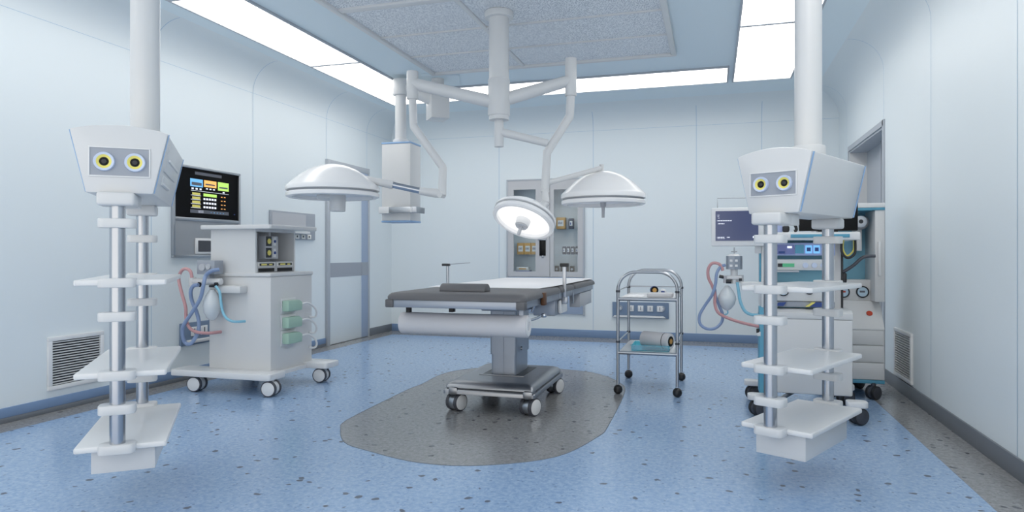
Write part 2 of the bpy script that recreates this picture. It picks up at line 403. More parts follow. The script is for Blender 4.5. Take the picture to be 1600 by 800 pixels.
# ================================================================ OPERATING TABLE
TX0, TX1, TY0, TY1 = -1.855, -1.03, 3.65, 6.02
t = thing('operating_table', 'operating table with dark grey padded top on a steel wheeled base', 'operating table', (-1.46, 4.82, 0))
def rrect(x0, x1, y0, y1, r, n=6):
    o = []
    for cx, cy, a in ((x1-r, y1-r, 0), (x0+r, y1-r, 90), (x0+r, y0+r, 180), (x1-r, y0+r, 270)):
        o += [(cx+r*math.cos(math.radians(a+90*i/n)), cy+r*math.sin(math.radians(a+90*i/n))) for i in range(n+1)]
    return o
def pad(x0, x1, y0, y1, z0, z1, r, rc, name, near=True):
    b = bmesh.new(); rings = []
    lv = [(0, z0), (0, z0+(z1-z0)*.35), (.006, z0+(z1-z0)*.6), (.018, z0+(z1-z0)*.82), (.04, z1-.004), (.07, z1), (.12, z1+.001)]
    for ins, z in lv: rings.append([b.verts.new((x, y, z)) for x, y in rrect(x0+ins, x1-ins, y0+ins, y1-ins, max(rc, .01))])
    for a, c in zip(rings, rings[1:]):
        for i in range(len(a)): b.faces.new((a[i], a[(i+1) % len(a)], c[(i+1) % len(a)], c[i]))
    b.faces.new(rings[0]); b.faces.new(rings[-1])
    mb = MB().use('vinyl'); mb._merge(b); return mb.build(name, parent=t, sharp=60)
J1, J2 = 4.62, 5.08
pad(TX0-.02, TX1+.02, TY0-.01, J1, .826, .872, .05, .05, 'cushion')
pad(TX0-.02, TX1+.02, J1+.008, J2, .826, .872, .05, .03, 'cushion')
pad(TX0-.02, TX1+.02, J2+.008, TY1, .826, .872, .05, .05, 'cushion')
for y0, y1 in ((TY0, J1-.01), (J1+.02, J2-.01), (J2+.02, TY1-.02)):
    B('alu').box(TX0, TX1, y0, y1, .78, .826, .004).build('rail_frame', parent=t)
B('midgrey').box(TX0+.1, TX1-.1, J1-.02, J1+.03, .785, .822).box(TX0+.1, TX1-.1, J2-.02, J2+.03, .785, .822).build('hinge', parent=t)
for x in (TX0, TX1):
    s = -1 if x == TX0 else 1
    B('vinyl').box(x-.032 if s > 0 else x-.02, x+.02 if s > 0 else x+.032, TY0-.008, TY0+.05, .779, .827, .006).build('corner_cap', parent=t)
B('brown').box(TX1+.004, TX1+.030, 4.10-.03, 4.10+.03, .776, .856, .006).build('strap', parent=t)
B('black').box(-1.46-.014, -1.46+.014, 3.66, 3.70, .758, .78, .003).build('plug', parent=t)
# under-structure and column
B('alu').box(-1.55, -1.24, 4.45, 4.98, .70, .78, .008).build('under_bracket', parent=t)
B('alu').box(-1.42, -1.17, 5.02, 5.80, .735, .78, .008).build('leg_support', parent=t)
B('alu').box(-1.22, -1.06, 4.62, 5.0, .66, .775, .01).build('gear_housing', parent=t)
B('whiter').box(-1.06, -1.03, 4.70, 4.90, .67, .77, .014).build('housing_cap', parent=t)
B('grey').box(-1.13, -1.04, 5.45, 5.98, .66, .775, .006).build('side_bracket', parent=t)
B('alu').prism(rrect(-1.565, -1.375, 4.72, 5.06, .02), .12, .50).build('column', parent=t)
B('alu').prism(rrect(-1.572, -1.368, 4.71, 5.07, .02), .36, .72).box(-1.4675, -1.4665, 4.700, 4.706, .22, .70).build('column_sleeve', parent=t)
B('steel').cyl((-1.36, 4.80, .40), (-1.347, 4.80, .40), .014).build('bolt', parent=t)
# base: domed steel plate with rolled skirt
BX0, BX1, BY0, BY1 = -1.80, -1.14, 4.36, 5.26
def base_shell():
    b = bmesh.new(); rings = []
    hx0, hx1, hy0, hy1 = -1.64, -1.30, 4.68, 5.10
    lv = [(.0, .128), (.0, .150), (.006, .158), (.020, .160), (.012, .170), (.016, .186), (.034, .203), (.065, .212), (.09, .213)]
    for ins, z in lv: rings.append([b.verts.new((x, y, z)) for x, y in rrect(BX0+ins, BX1-ins, BY0+ins, BY1-ins, .02)])
    for a, c in zip(rings, rings[1:]):
        for i in range(len(a)): b.faces.new((a[i], a[(i+1) % len(a)], c[(i+1) % len(a)], c[i]))
    b.faces.new(rings[0]); b.faces.new(rings[-1])
    mb = MB().use('dsteel'); mb._merge(b); return mb
base_shell().build('base', parent=t, sharp=40)
B('black').prism(rrect(-1.625, -1.315, 4.685, 5.095, .01), .2131, .2145).build('base_opening', parent=t)
B('dsteel').box(-1.64, -1.30, 4.665, 4.685, .2125, .218, .002).build('opening_lip', parent=t)
for x, y in ((-1.725, 4.43), (-1.19, 4.43), (-1.195, 5.20), (-1.725, 5.20)):
    MBx = B('dsteel').box(x-.035, x+.035, y-.075 if y < 4.8 else y-.03, y+.03 if y < 4.8 else y+.06, .120, .175, .015)
    MBx.build('corner_bracket', parent=t)
    caster(t, x, y, .062, .13, math.radians(-24), gap=.075, wd=.028)
# rail posts of the arm supports
pL = (-1.868, 4.62)
p = B('steel').cyl((pL[0], pL[1], .80), (pL[0], pL[1], 1.012), .011, seg=12).build('arm_post', parent=t)
B('rubber').box(pL[0]-.04, pL[0]+.015, pL[1]-.02, pL[1]+.02, 1.008, 1.026, .004).build('clamp', parent=p)
B('steel').cyl((pL[0], pL[1], 1.02), (pL[0]+.17, pL[1]+.02, 1.032), .003, seg=8).build('rod', parent=p)
pR = (-1.015, 4.72)
p = B('steel').box(pR[0]-.012, pR[0]+.012, pR[1]-.012, pR[1]+.012, .745, 1.02, .003).build('arm_post', parent=t)
B('rubber').box(pR[0]-.03, pR[0]+.03, pR[1]-.02, pR[1]+.02, 1.005, 1.03, .004).build('clamp', parent=p)
B('steel').box(pR[0]-.014, pR[0]+.022, pR[1]-.02, pR[1]+.02, .74, .79, .004).build('rail_clamp', parent=p)
B('chrome').cyl((-1.02, 5.05, .72), (-1.02, 5.05, .80), .008, seg=10).cyl((-1.05, 3.95, .745), (-1.035, 3.95, .785), .008, seg=10).build('rail_pin', parent=t)
# hand lever beside the roll
B('chrome').tube([(-1.10, 3.9, .69), (-1.03, 3.95, .705), (-.985, 3.98, .73)], .008, 10, sub=5).lathe([(0, 0), (.016, .003), (.02, .012), (.014, .024), (0, .028)], 16, Matrix.Translation((-.985, 3.98, .71))).build('hand_lever', parent=t)
for x in (-1.80, -1.075):
    B('rubber' if x < -1.5 else 'alu').box(x-.014, x+.014, 3.80, 3.83, .675, .782, .003).build('roll_hanger', parent=t)
# paper roll
o = MB().use('paper').cyl((-1.845, 3.815, .672), (-1.035, 3.815, .672), .066, seg=48, bev=.006)
o.use('whiter').lathe([(.056, 0), (.056, .003), (.03, .004), (.028, -.004), (0, -.006)], 32, Matrix.Translation((-1.035, 3.815, .672)) @ Matrix.Rotation(PI/2, 4, 'Y'))
tag(o.build('paper_roll'), 'thick white paper roll hanging under the near end of the operating table', 'paper roll')
# sheet
zs = .8745
a, b_, c, d_ = atz(657, 447.5, zs), atz(829, 451, zs), atz(918, 434.5, zs), atz(785, 432.5, zs)
y_n, y_f = max((a.y+b_.y)/2, 3.85), 5.99
sh = B('sheet').prism([(-1.84, y_n), (-1.072, y_n), (-1.045, J1), (-1.03, y_f), (-1.83, y_f)], .8732, .8765)
tag(sh.build('bed_sheet'), 'flat bright white sheet covering the grey operating table top', 'sheet')
# bolster
hp = [(.052*math.cos(math.radians(a)), .046*math.sin(math.radians(a))) for a in range(0, 181, 15)]
bo = B('vinyl').prism([(y, z) for y, z in hp], -.145, .145, 'x', M=Matrix.Translation((-1.432, 3.815, .8728)), bev=.004)
tag(bo.build('bolster', sharp=50), 'small dark grey half-round head bolster on the near end of the table', 'pillow')

# ================================================================ SURGICAL LIGHT
PD = 5.27
base = atd(780, 15, PD)
t = thing('surgical_light', 'three-dome white surgical light hanging from one ceiling pole over the operating table', 'surgical light', (-1.60, 5.02, 3.0))
PC = Vector((-1.60, 5.02, 0))
def at(z): return Vector((PC.x, PC.y, z))
B('white').cyl(at(2.93), at(2.985), .112, seg=36, bev=.01).cyl(at(2.985), at(3.0), .1, seg=32).build('ceiling_flange', parent=t)
B('white').cyl(at(2.14), at(2.94), .078, seg=36).build('pole', parent=t)
B('white').cyl(at(2.17), at(2.46), .086, seg=36, bev=.01).build('arm_hub', parent=t)
B('white').cyl(at(1.93), at(2.18), .036, seg=24, bev=.004).build('stem', parent=t)
# left arm
kL = Vector((-2.262, 4.86, 0)); K = lambda v, z: Vector((v.x, v.y, z))
a1 = B('white').cyl(at(2.27), K(kL, 2.435), .05, .046, seg=24).build('arm', parent=t)
B('white').cyl(K(kL, 2.31), K(kL, 2.53), .045, seg=28, bev=.004).build('knuckle', parent=a1)
e1, e2, e3 = atd(646, 197, 5.24), atd(692, 262, 5.2), atd(691, 305, 5.19)
B('white').tube([K(kL, 2.32), e1+Vector((0, 0, .02)), e1, e2+Vector((-.005, 0, .01)), e2, e3], .031, 16).build('drop_tube', parent=a1)
domeL = atd(520.5, 300, 5.15)
ja, jb, jc = atd(690, 303, 5.19), atd(660, 299, 5.18), atd(614, 289, 5.17)
h = B('white').lathe([(0, 0), (.03, .01), (.036, .04), (.032, .10), (.028, .17), (0, .18)], 20, Matrix.Translation(ja) @ Vector((0, 0, 1)).rotation_difference((jb-ja).normalized()).to_matrix().to_4x4())
h.cyl(ja+Vector((0, -.04, -.01)), ja+Vector((0, .04, -.01)), .02, seg=16); h.build('spring_joint', parent=a1)
B('chrome').cyl(jb, jc, .024, seg=20).build('spring_tube', parent=a1)
B('white').cyl(jc, atd(570, 280, 5.16), .032, .026, seg=20, bev=.005).build('dome_arm', parent=a1)
# dome profile (opening faces down the local -Z)
def dome(R, Mx, parent, glow=False, hgt=0.27, handle='cup'):
    pr = [(.0, hgt*R*2), (.12*R, hgt*R*1.98), (.3*R, hgt*R*1.86), (.5*R, hgt*R*1.60), (.68*R, hgt*R*1.24), (.83*R, hgt*R*.84), (.93*R, hgt*R*.55), (.985*R, hgt*R*.40), (1.0*R, hgt*R*.34), (1.0*R, hgt*R*.08), (.97*R, hgt*R*.04)]
    dm = MB().use('lampwhite').lathe(pr+[(.90*R, .0), (0, .0)], 56, Mx).build('dome', parent=parent, sharp=40)
    MB().use('midgrey').lathe([(.94*R, .004), (.94*R, -.012), (0, -.012)], 56, Mx).build('groove', parent=dm)
    MB().use('lampwhite').lathe([(.975*R, -.008), (.995*R, -.016), (.99*R, -.038), (.94*R, -.046), (.86*R, -.044), (.84*R, -.022), (.84*R, -.010)], 56, Mx).build('rim_ring', parent=dm)
    MB().use('bulb' if glow else 'sheet').lathe([(.845*R, -.018), (.5*R, -.0185), (0, -.019)], 48, Mx).build('diffuser', parent=dm)
    if handle == 'cup': MB().use('white').cyl((0.04, 0, -.02), (0.04, 0, -.15), .062, .058, 28, .006, Mx).box(-.12, 0.02, -.04, .04, -.055, -.02, .008, M=Mx).build('handle', parent=dm)
    elif handle == 'pin': MB().use('grey').cyl((0, 0, -.02), (0, 0, -.06), .026, .024, 20, .004, Mx).cyl((0, 0, -.06), (0, 0, -.15), .014, .012, 16, .003, Mx).build('handle', parent=dm)
    else: MB().use('whiter').cyl((0, 0, -.02), (0, 0, -.075), .058, .052, 28, .005, Mx).use('grey').cyl((0, 0, -.075), (0, 0, -.086), .048, .045, 28, .003, Mx).cyl((0, 0, -.07), (.0, 0, -.155), .015, .013, 16, .004, Mx).build('handle', parent=dm)
    return dm
RL = 71.5/1055*5.15
dome(RL, Matrix.Translation(domeL) , t, hgt=.305)
# right arm
kR = atd(892, 110, 5.28)
a2 = B('white').cyl(at(2.30)+Vector((.03, .02, 0)), K(kR, 2.455), .052, .044, seg=24).build('arm', parent=t)
B('white').cyl(K(kR, 2.33), K(kR, 2.625), .045, seg=28, bev=.004).build('knuckle', parent=a2)
f1, f2, f3 = atd(890.5, 181, 5.28), atd(855, 238, 5.26), atd(851.5, 300, 5.25)
B('white').tube([K(kR, 2.34), f1+Vector((0, 0, .02)), f1, f2, f3], .033, 16).build('drop_tube', parent=a2)
B('white').cyl(at(2.05), atd(856, 224, 5.26), .032, .030, seg=20).build('link_arm', parent=t)
domeR = atd(942.5, 312, 5.58)
B('white').cyl(atd(852, 287, 5.25), atd(938, 263, 5.5), .022, .020, seg=18).cyl(atd(940, 268, 5.58), atd(940, 257, 5.58), .018, seg=16).build('dome_arm', parent=a2)
dome(65.5/1055*5.58, Matrix.Translation(domeR), t, hgt=.345, handle='pin')
# small tilted dome
nrm = (Vector((rt[0], rt[1], 0))*-.31+Vector((0, 0, 1))*-.86+Vector((-fw[0], -fw[1], 0))*.44).normalized()
q = Vector((0, 0, -1)).rotation_difference(nrm).to_matrix().to_4x4()
cS = atd(819.5, 340, 5.1)
dS = dome(50/1055*5.1, Matrix.Translation(cS) @ q, t, glow=True, hgt=.27, handle='fat')
B('white').cyl(atd(851.5, 296, 5.24), atd(853, 318, 5.19), .022, .03, seg=18, bev=.004).cyl(atd(853, 316, 5.21), atd(843, 327, 5.14), .034, .03, seg=18, bev=.004).build('swivel', parent=a2)

# ================================================================ COLUMN PENDANTS WITH SHELVES (left and right foreground)
def pendant(loc, ang, Wd, Ln, shelves, zb, head, cx_col, label, side, clampsF, clampsB, head_w, ty, plate_drop):
    """local x = width, local y = away along the tubes; heights are world heights"""
    t = thing('ceiling_pendant', label, 'equipment column', (loc[0], loc[1], 3.0), math.radians(ang), local=True)
    z0, z1, ar = head
    B('white').cyl((cx_col, 0, z1+ar-.01), (cx_col, 0, 3.0), .062, seg=40).build('ceiling_column', parent=t)
    B('white').cyl((cx_col, 0, z1+ar-.02), (cx_col, 0, z1+ar+.045), .078, seg=40, bev=.008).build('collar', parent=t)
    # head: prism along y, trapezoid with arched top
    w1, w0 = head_w
    hx = [(-w0/2, z0), (w0/2, z0)] + [(w1/2*(1-2*i/12), z1+ar*math.sin(PI*i/12)**.8 if 0 < i < 12 else z1) for i in range(13)]
    y0, y1 = -Ln/2-.01, Ln/2+.01
    hd = MB().use('white').prism(hx, y0, y1, 'y', bev=.006)
    hdo = hd.build('head', parent=t, sharp=35)
    # recessed socket plate on the near end
    rw, rh = w1*.60, (z1-z0)*(.44 if side else .38); zc = z0+(z1-z0)*.50
    sl_ = B('midgrey').box(-rw/2, rw/2, y0-.0015, y0+.002, zc-rh/2, zc+rh/2)
    fr_ = sl_.build('socket_plate', parent=hdo)
    B('whiter').box(-rw/2-.005, rw/2+.005, y0-.006, y0, zc-rh/2-.005, zc-rh/2, .001).box(-rw/2-.005, rw/2+.005, y0-.006, y0, zc+rh/2, zc+rh/2+.005, .001).box(-rw/2-.005, -rw/2, y0-.006, y0, zc-rh/2, zc+rh/2, .001).box(rw/2, rw/2+.005, y0-.006, y0, zc-rh/2, zc+rh/2, .001).build('plate_rim', parent=hdo)
    for sx in (-1, 1):
        Mx = Matrix.Translation((sx*rw*.26, y0-.001, zc)) @ Matrix.Rotation(PI/2, 4, 'X')
        r = rh*.33*1.05
        s_ = MB().use('ringblue').lathe([(r*.70, 0), (r, 0), (r, .010), (r*.94, .016), (r*.72, .014), (r*.70, 0)], 40, Mx)
        s_.use('yellow').lathe([(r*.46, .002), (r*.72, .002), (r*.72, .013), (r*.46, .009)], 40, Mx)
        s_.use('lens').lathe([(0, .005), (r*.40, .005), (r*.46, .003)], 32, Mx).lathe([(0, .012), (r*.25, .010), (r*.36, .005)], 24, Mx)
        s_.build('gas_socket', parent=hdo)
    # blue edge trims along the sloping side edges
    for sx in (-1, 1):
        for yy in (y0+.018, y1-.004):
            xa, xb = sx*(w0/2+.001), sx*(w1/2+.001)
            b = bmesh.new(); wd = .006
            vs = [b.verts.new(v) for v in ((xa, yy-wd, z0+.004), (xa, yy+wd, z0+.004), (xb, yy+wd, z1-.002), (xb, yy-wd, z1-.002))]
            vs2 = [b.verts.new(v.co+Vector((sx*.003, 0, 0))) for v in vs]
            b.faces.new(vs); b.faces.new(vs2)
            for i in range(4): b.faces.new((vs[i], vs[(i+1) % 4], vs2[(i+1) % 4], vs2[i]))
            mb = MB().use('bluetrim'); mb._merge(b); mb.build('edge_trim', parent=hdo)
    if side:   # socket covers on the right-hand slope
        sl2 = math.atan2((w1-w0)/2, z1-z0)
        def sideM(y, z):
            x = w0/2+(w1-w0)/2*(z-z0)/(z1-z0)
            return Matrix.Translation((x, y, z)) @ Matrix.Rotation(sl2, 4, 'Y')
        for y, z, ly, lz in ((-.02, z0+.17, .50, .12), (-.10, z0+.075, .30, .045), (.0, z0+.165, .44, .012), (-.10, z0+.06, .28, .010)):
            B('whiter' if lz < .02 else 'white').box(-.004, .012 if lz < .02 else .006, -ly/2, ly/2, -lz/2, lz/2, .003, M=sideM(y, z)).build('socket_cover', parent=hdo)
    # tube mounts, tubes, clamps
    for k, (yy, cl) in enumerate(((-ty, clampsF), (ty, clampsB))):
        xo = -.012
        mk = B('white').box(xo-.068, xo+.068, yy-.055, yy+.075 if k == 0 else yy+.05, z0-.052, z0+.003, .012, 3)
        if k == 0: mk.prism([(xo+.0, z0-.052), (xo+.068, z0-.052), (xo+.068, z0), (xo-.02, z0)], yy+.06, yy+.16, 'y', bev=.004)
        mk.build('tube_mount', parent=t)
        tb = B('chrome').cyl((xo, yy, zb+.0), (xo, yy, z0-.04), .0288, seg=40).build('tube', parent=t)
        for z in cl:
            poly = rrect(xo-.068, xo+.068, yy-.042, yy+.042, .025, 5)
            B('white').prism(poly, z-.019, z+.019, bev=.004).build('clamp', parent=tb)
    for z in shelves:
        s_ = B('whiter').prism(rrect(-Wd/2, Wd/2, -Ln/2+.012, Ln/2-.012, .006, 2), z-.024, z, bev=.006)
        s_.build('shelf', parent=t)
    zl = shelves[-1]
    B('white').box(-Wd*.34, Wd*.36, -Ln/2+.06, Ln/2-.10, zl-.024-plate_drop, zl-.024, .003).build('bottom_box', parent=t)
    return t
tubesL = (Vector((-2.315, 2.182, 0)), Vector((-2.828, 2.82, 0)))
cL = (tubesL[0]+tubesL[1])/2
pl = pendant((cL.x+.0, cL.y, 0), 38.6, .335, .80, (.992, .614, .315), .30, (1.345, 1.598, .026), .045, 'white twin-tube ceiling column at the left, its side face fitted with socket covers', True,
        (1.223, .992-.012, .842, .614-.012, .464, .315-.012), (1.175, .992-.012, .850, .598, .315-.004, .46), (.352, .24), .385, .10)
tubesR = (Vector((0.257, 3.219, 0)), Vector((0.593, 3.901, 0)))
cR = (tubesR[0]+tubesR[1])/2     # midpoint between the two tubes
pr_ = pendant((cR.x, cR.y, 0), -27.5, .325, .70, (.950, .592, .315), .30, (1.280, 1.545, .030), .02, 'white twin-tube ceiling column at the right, its side face plain with blue edges', False,
        (1.165, .950-.012, .80, .592-.012, .435, .315-.012), (1.17, .940, .79, .592-.012, .455, .315-.006), (.34, .225), .36, .12)

# ================================================================ MIDDLE PENDANT (behind the left dome)
D6 = 7.2; k6 = D6/1055
c0 = atd(623, 300, D6)
t = thing('ceiling_pendant', 'boxy white supply column hanging on a short ceiling arm behind the left lamp dome', 'equipment column', (c0.x, c0.y, 3.0), 0)
bx, by = c0.x, c0.y+.05
Mb = Matrix.Translation((bx, by, 0)) @ rotz(math.radians(1))
zt_, zb_ = 1.1+170*k6, 1.1+51*k6
B('white').box(-.165, .165, -.12, .15, zb_, zt_, .006, M=Mb).build('supply_box', parent=t)
for z_ in (zb_-.018, zt_): B('bluetrim').box(-.168, .168, -.123, .153, z_, z_+.018, .003, M=Mb).build('edge_trim', parent=t)
pc = Vector((bx, by, 0)); zh = 1.1+248*k6
B('white').cyl((pc.x, pc.y, zt_+.01), (pc.x, pc.y, zt_+.06), .082, seg=32, bev=.008).cyl((pc.x, pc.y, zt_+.05), (pc.x, pc.y, zh+.02), .060, seg=32).build('drop_column', parent=t)
B('white').cyl((pc.x, pc.y, zh), (pc.x, pc.y, 2.965), .086, seg=36, bev=.01).build('column_head', parent=t)
hb = Vector((bx+.36, by+.16, 0))
B('white').cyl((pc.x+.02, pc.y, 2.88), (hb.x, hb.y, 2.76), .062, .085, seg=24).build('swing_arm', parent=t)
B('white').box(-.10, .10, -.12, .12, 2.545, 2.90, .008, M=Matrix.Translation((hb.x, hb.y, 0)) @ rotz(math.radians(38))).build('brake_box', parent=t)
B('white').cyl((hb.x, hb.y, 2.89), (hb.x, hb.y, 2.985), .07, seg=28).build('neck', parent=t)
B('ceil').box(-.2, .2, -.2, .2, 2.982, 3.0, .004, M=Matrix.Translation((hb.x+.02, hb.y+.05, 0)) @ rotz(math.radians(20))).build('ceiling_plate', parent=t)
zr = 1.1+62*k6
hr = B('steel').box(-.12, .27, -.200, -.175, zr, zr+.062, .004, M=Mb).box(.245, .27, -.175, .02, zr, zr+.062, .004, M=Mb).box(-.02, .0, -.18, -.12, zr+.005, zr+.055, .002, M=Mb)
hr.use('whiter').box(-.16, -.04, -.207, -.115, zr-.004, zr+.066, .005, M=Mb).box(.20, .225, -.205, -.17, zr+.003, zr+.060, .003, M=Mb)
hr.build('equipment_rail', parent=t)

# ================================================================ WALL FITTINGS
def grille(name, wall, y0, y1, z0, z1, label):
    t = thing(name, label, 'air vent', (wall, (y0+y1)/2, z0)); s = 1 if wall < 0 else -1
    def bx(mb, a0, a1, *r, **k): return mb.box(min(wall+s*a0, wall+s*a1), max(wall+s*a0, wall+s*a1), *r, **k)
    f = .03
    m = B('whiter'); bx(m, 0, .018, y0, y1, z0, z0+f, bev=.002); bx(m, 0, .018, y0, y1, z1-f, z1, bev=.002); bx(m, 0, .018, y0, y0+f, z0+f, z1-f, bev=.002); bx(m, 0, .018, y1-f, y1, z0+f, z1-f, bev=.002)
    m.build('frame', parent=t)
    m = B('lens'); bx(m, 0, .003, y0+f, y1-f, z0+f, z1-f); m.build('backing', parent=t)
    m = B('whiter'); n = 17
    for i in range(n):
        z = z0+f+(z1-z0-2*f)*(i+.5)/n
        m.box(-.006, .006, y0+f, y1-f, -.0022, .0022, M=Matrix.Translation((wall+s*.010, 0, z)) @ Matrix.Rotation(s*.3, 4, 'Y'))
    m.build('louvre', parent=t)
grille('wall_vent', XL, 3.545, 3.987, .150, .520, 'white framed louvred vent low on the left wall')
grille('wall_vent', XR, 5.673, 6.168, .118, .500, 'white framed louvred vent low on the right wall')

# big screen set in the left wall
SY0, SY1, SZ0, SZ1 = 4.655, 5.501, 1.065, 1.868
t = thing('wall_screen', 'large wall display with black screen above a brushed metal console', 'screen', (XL, (SY0+SY1)/2, SZ0))
x = XL; f = .022
B('steel').box(x, x+.03, SY0, SY1, SZ0, SZ0+f, .003).box(x, x+.03, SY0, SY1, SZ1-f, SZ1, .003).box(x, x+.03, SY0, SY0+f, SZ0+f, SZ1-f, .003).box(x, x+.03, SY1-f, SY1, SZ0+f, SZ1-f, .003).box(x, x+.028, SY0+f, SY1-f, 1.385, 1.415, .004).build('frame', parent=t)
sc = B('scr_black').box(x, x+.014, SY0+f, SY1-f, 1.415, SZ1-f).build('screen', parent=t)
def W(mb, mt, u0, v0, u1, v1, d=.015):
    """a rectangle on the screen: fractions across and down"""
    ya, yb = SY0+f+(SY1-SY0-2*f)*u0, SY0+f+(SY1-SY0-2*f)*u1; H = SZ1-f-1.415
    mb.use(mt).box(x+.013, x+d, ya, yb, SZ1-f-H*v1, SZ1-f-H*v0)
g = MB()
W(g, 'scr_blue', .23, .20, .42, .36); W(g, 'scr_orange', .44, .20, .635, .34); W(g, 'scr_green', .66, .20, .84, .38)
W(g, 'ink', .30, .05, .72, .11)
for i in range(3): W(g, 'scr_white', .25+.06*i, .385, .28+.06*i, .42); W(g, 'scr_white', .47+.055*i, .365, .50+.055*i, .39)
W(g, 'scr_white', .74, .40, .77, .43); W(g, 'scr_white', .24, .44, .84, .446)
for r_ in range(4):
    zz = .48+r_*.085
    W(g, 'yellow', .26, zz, .38, zz+.05); W(g, 'scr_white', .24, zz+.055, .39, zz+.062)
    if r_ == 0: W(g, 'scr_green', .43, zz, .64, zz+.06)
    else:
        for k in range(5): W(g, 'scr_white', .43+.043*k, zz+.01, .46+.043*k, zz+.05)
    for k in range(2): W(g, 'scr_orange', .71+.05*k, zz+.03, .735+.05*k, zz+.045)
W(g, 'ink', .23, .83, .84, .90); W(g, 'scr_white', .35, .84, .43, .89)
for k in range(5): W(g, 'scr_blue', .54+.05*k, .86, .56+.05*k, .875)
W(g, 'navy', .93, .86, .95, .88)
W(g, 'ink', .25, .27, .40, .33, .016); W(g, 'ink', .46, .27, .61, .30, .016); W(g, 'ink', .68, .30, .82, .33, .016)
g.build('screen_graphics', parent=sc)
con = B('brushed').box(x, x+.016, SY0+f, SY1-f, SZ0+f, 1.385).build('console_plate', parent=t)
a_, b__ = atx(302, 374, XL), atx(331, 374, XL)
kp = B('whiter').box(x+.016, x+.026, a_.y, a_.y+.36, 1.095, 1.235, .004).build('keypad', parent=con)
B('tyre').box(x+.0262, x+.0275, a_.y+.03, a_.y+.33, 1.115, 1.215).build('keypad_screen', parent=kp)

# socket rails on the left wall
t = thing('wall_panel', 'grey recessed service panel on the left wall right of the big screen', 'wall panel', (XL, 6.38, 1.25))
B('midgrey').box(XL, XL+.02, 5.972, 6.789, 1.252, 1.55, .003).build('backplate', parent=t)
B('grey').box(XL+.02, XL+.024, 6.0, 6.60, 1.34, 1.53).build('inner_panel', parent=t)
B('white').box(XL+.02, XL+.07, 5.98, 6.62, 1.315, 1.345, .006).build('rail', parent=t)
for i in range(3):
    z = 1.285
    B('label').box(XL+.02, XL+.028, 6.40+.115*i, 6.47+.115*i, z-.025, z+.025, .002).use('lens').box(XL+.028, XL+.030, 6.42+.115*i, 6.44+.115*i, z-.008, z+.012).build('socket', parent=t)
t = thing('wall_panel', 'slate blue socket panel low on the left wall behind the hoses', 'wall panel', (XL, 5.0, .30))
B('switch').box(XL, XL+.02, 4.749, 5.45, .298, .495, .003).build('backplate', parent=t)
B('white').box(XL+.02, XL+.05, 4.80, 5.40, .315, .345, .006).build('rail', parent=t)
for i in range(4): B('whiter').box(XL+.02, XL+.028, 4.86+.12*i, 4.94+.12*i, .375, .455, .003).use('lens').box(XL+.028, XL+.029, 4.895+.12*i, 4.905+.12*i, .39, .44).build('socket', parent=t)

# switch panel on the back wall
t = thing('wall_panel', 'slate blue panel with four white sockets on the back wall behind the trolley', 'wall panel', (-.89, YB, .283))
B('switch').box(-1.245, -.535, YB-.02, YB, .275, .475, .003).build('backplate', parent=t)
B('whiter').prism([(-1.215, .305), (-.60, .305), (-.57, .283), (-1.235, .283)], YB-.055, YB-.02, 'y', bev=.003).build('rail', parent=t)
for i in range(4):
    xx = -1.005+.12*i
    B('whiter').box(xx-.035, xx+.035, YB-.03, YB-.02, .36, .435, .003).use('lens').box(xx-.003, xx+.003, YB-.0315, YB-.03, .375, .42).build('socket', parent=t)
for xx in (-1.15, -.615):
    Mx = Matrix.Translation((xx, YB-.02, .40)) @ Matrix.Rotation(PI/2, 4, 'X')
    MB().use('alu').lathe([(.012, .004), (.024, .008), (.034, .006), (.036, 0)], 24, Mx).use('whiter').lathe([(0, .008), (.014, .006)], 20, Mx).build('gas_socket', parent=t)

# ================================================================ BUILT-IN CABINET
t = thing('wall_cabinet', 'tall grey two-door glass cabinet built into the back wall', 'cabinet', ((KX0+KX1)/2, YB, .26))
kc = B('wall')
kc.box(KX0, KX1, 8.99, 9.01, KZ0, KZ1).box(KX0-.02, KX0, YB+.001, 9.0, KZ0, KZ1).box(KX1, KX1+.02, YB+.001, 9.0, KZ0, KZ1)
kc.box(KX0, KX1, YB+.001, 9.0, KZ1, KZ1+.02).box(KX0, KX1, YB+.001, 9.0, KZ0-.02, KZ0)
kc.build('body', 'whiter', t)
def shelf_at(z): B('glass').box(KX0+.005, KX1-.005, 8.80, 8.985, z-.008, z).build('glass_shelf', parent=t)
for z in (1.085, 1.425): shelf_at(z)
B('cabinet').box(KX0+.0, KX1-.0, 8.80, 8.985, .80, .848).build('bottom_board', parent=t)
def cab_door(x0, x1, wx0, wx1, wz0, wz1, nm):
    y0, y1 = YB-.022, YB
    d = B('cabinet').box(x0, wx0, y0, y1, .79, 2.075).box(wx1, x1, y0, y1, .79, 2.075).box(wx0, wx1, y0, y1, wz1, 2.075).box(wx0, wx1, y0, y1, .79, wz0).build(nm, parent=t)
    B('glass').box(wx0, wx1, y0+.008, y0+.013, wz0, wz1).build('glass_pane', parent=d); return d
dl = cab_door(KX0+.0, -2.078, -2.575, -2.27, .86, 1.955, 'door')
dr = cab_door(-2.072, KX1, -2.02, -1.70, .86, 1.945, 'door')
B('frame').box(KX0-.02, KX1+.02, YB-.028, YB-.001, 2.075, 2.095, .002).box(KX0-.02, KX0, YB-.028, YB-.001, .28, 2.075, .002).box(KX1, KX1+.02, YB-.028, YB-.001, .28, 2.075, .002).build('outer_frame', parent=t)
B('black').box(-2.215, -2.13, YB-.032, YB-.022, 1.07, 1.28, .003).build('handle_recess', parent=dl)
B('steel').box(-2.235, -2.12, YB-.036, YB-.022, 1.275, 1.30, .002).box(-2.18, -2.155, YB-.034, YB-.022, 1.045, 1.072, .004).build('handle', parent=dl)
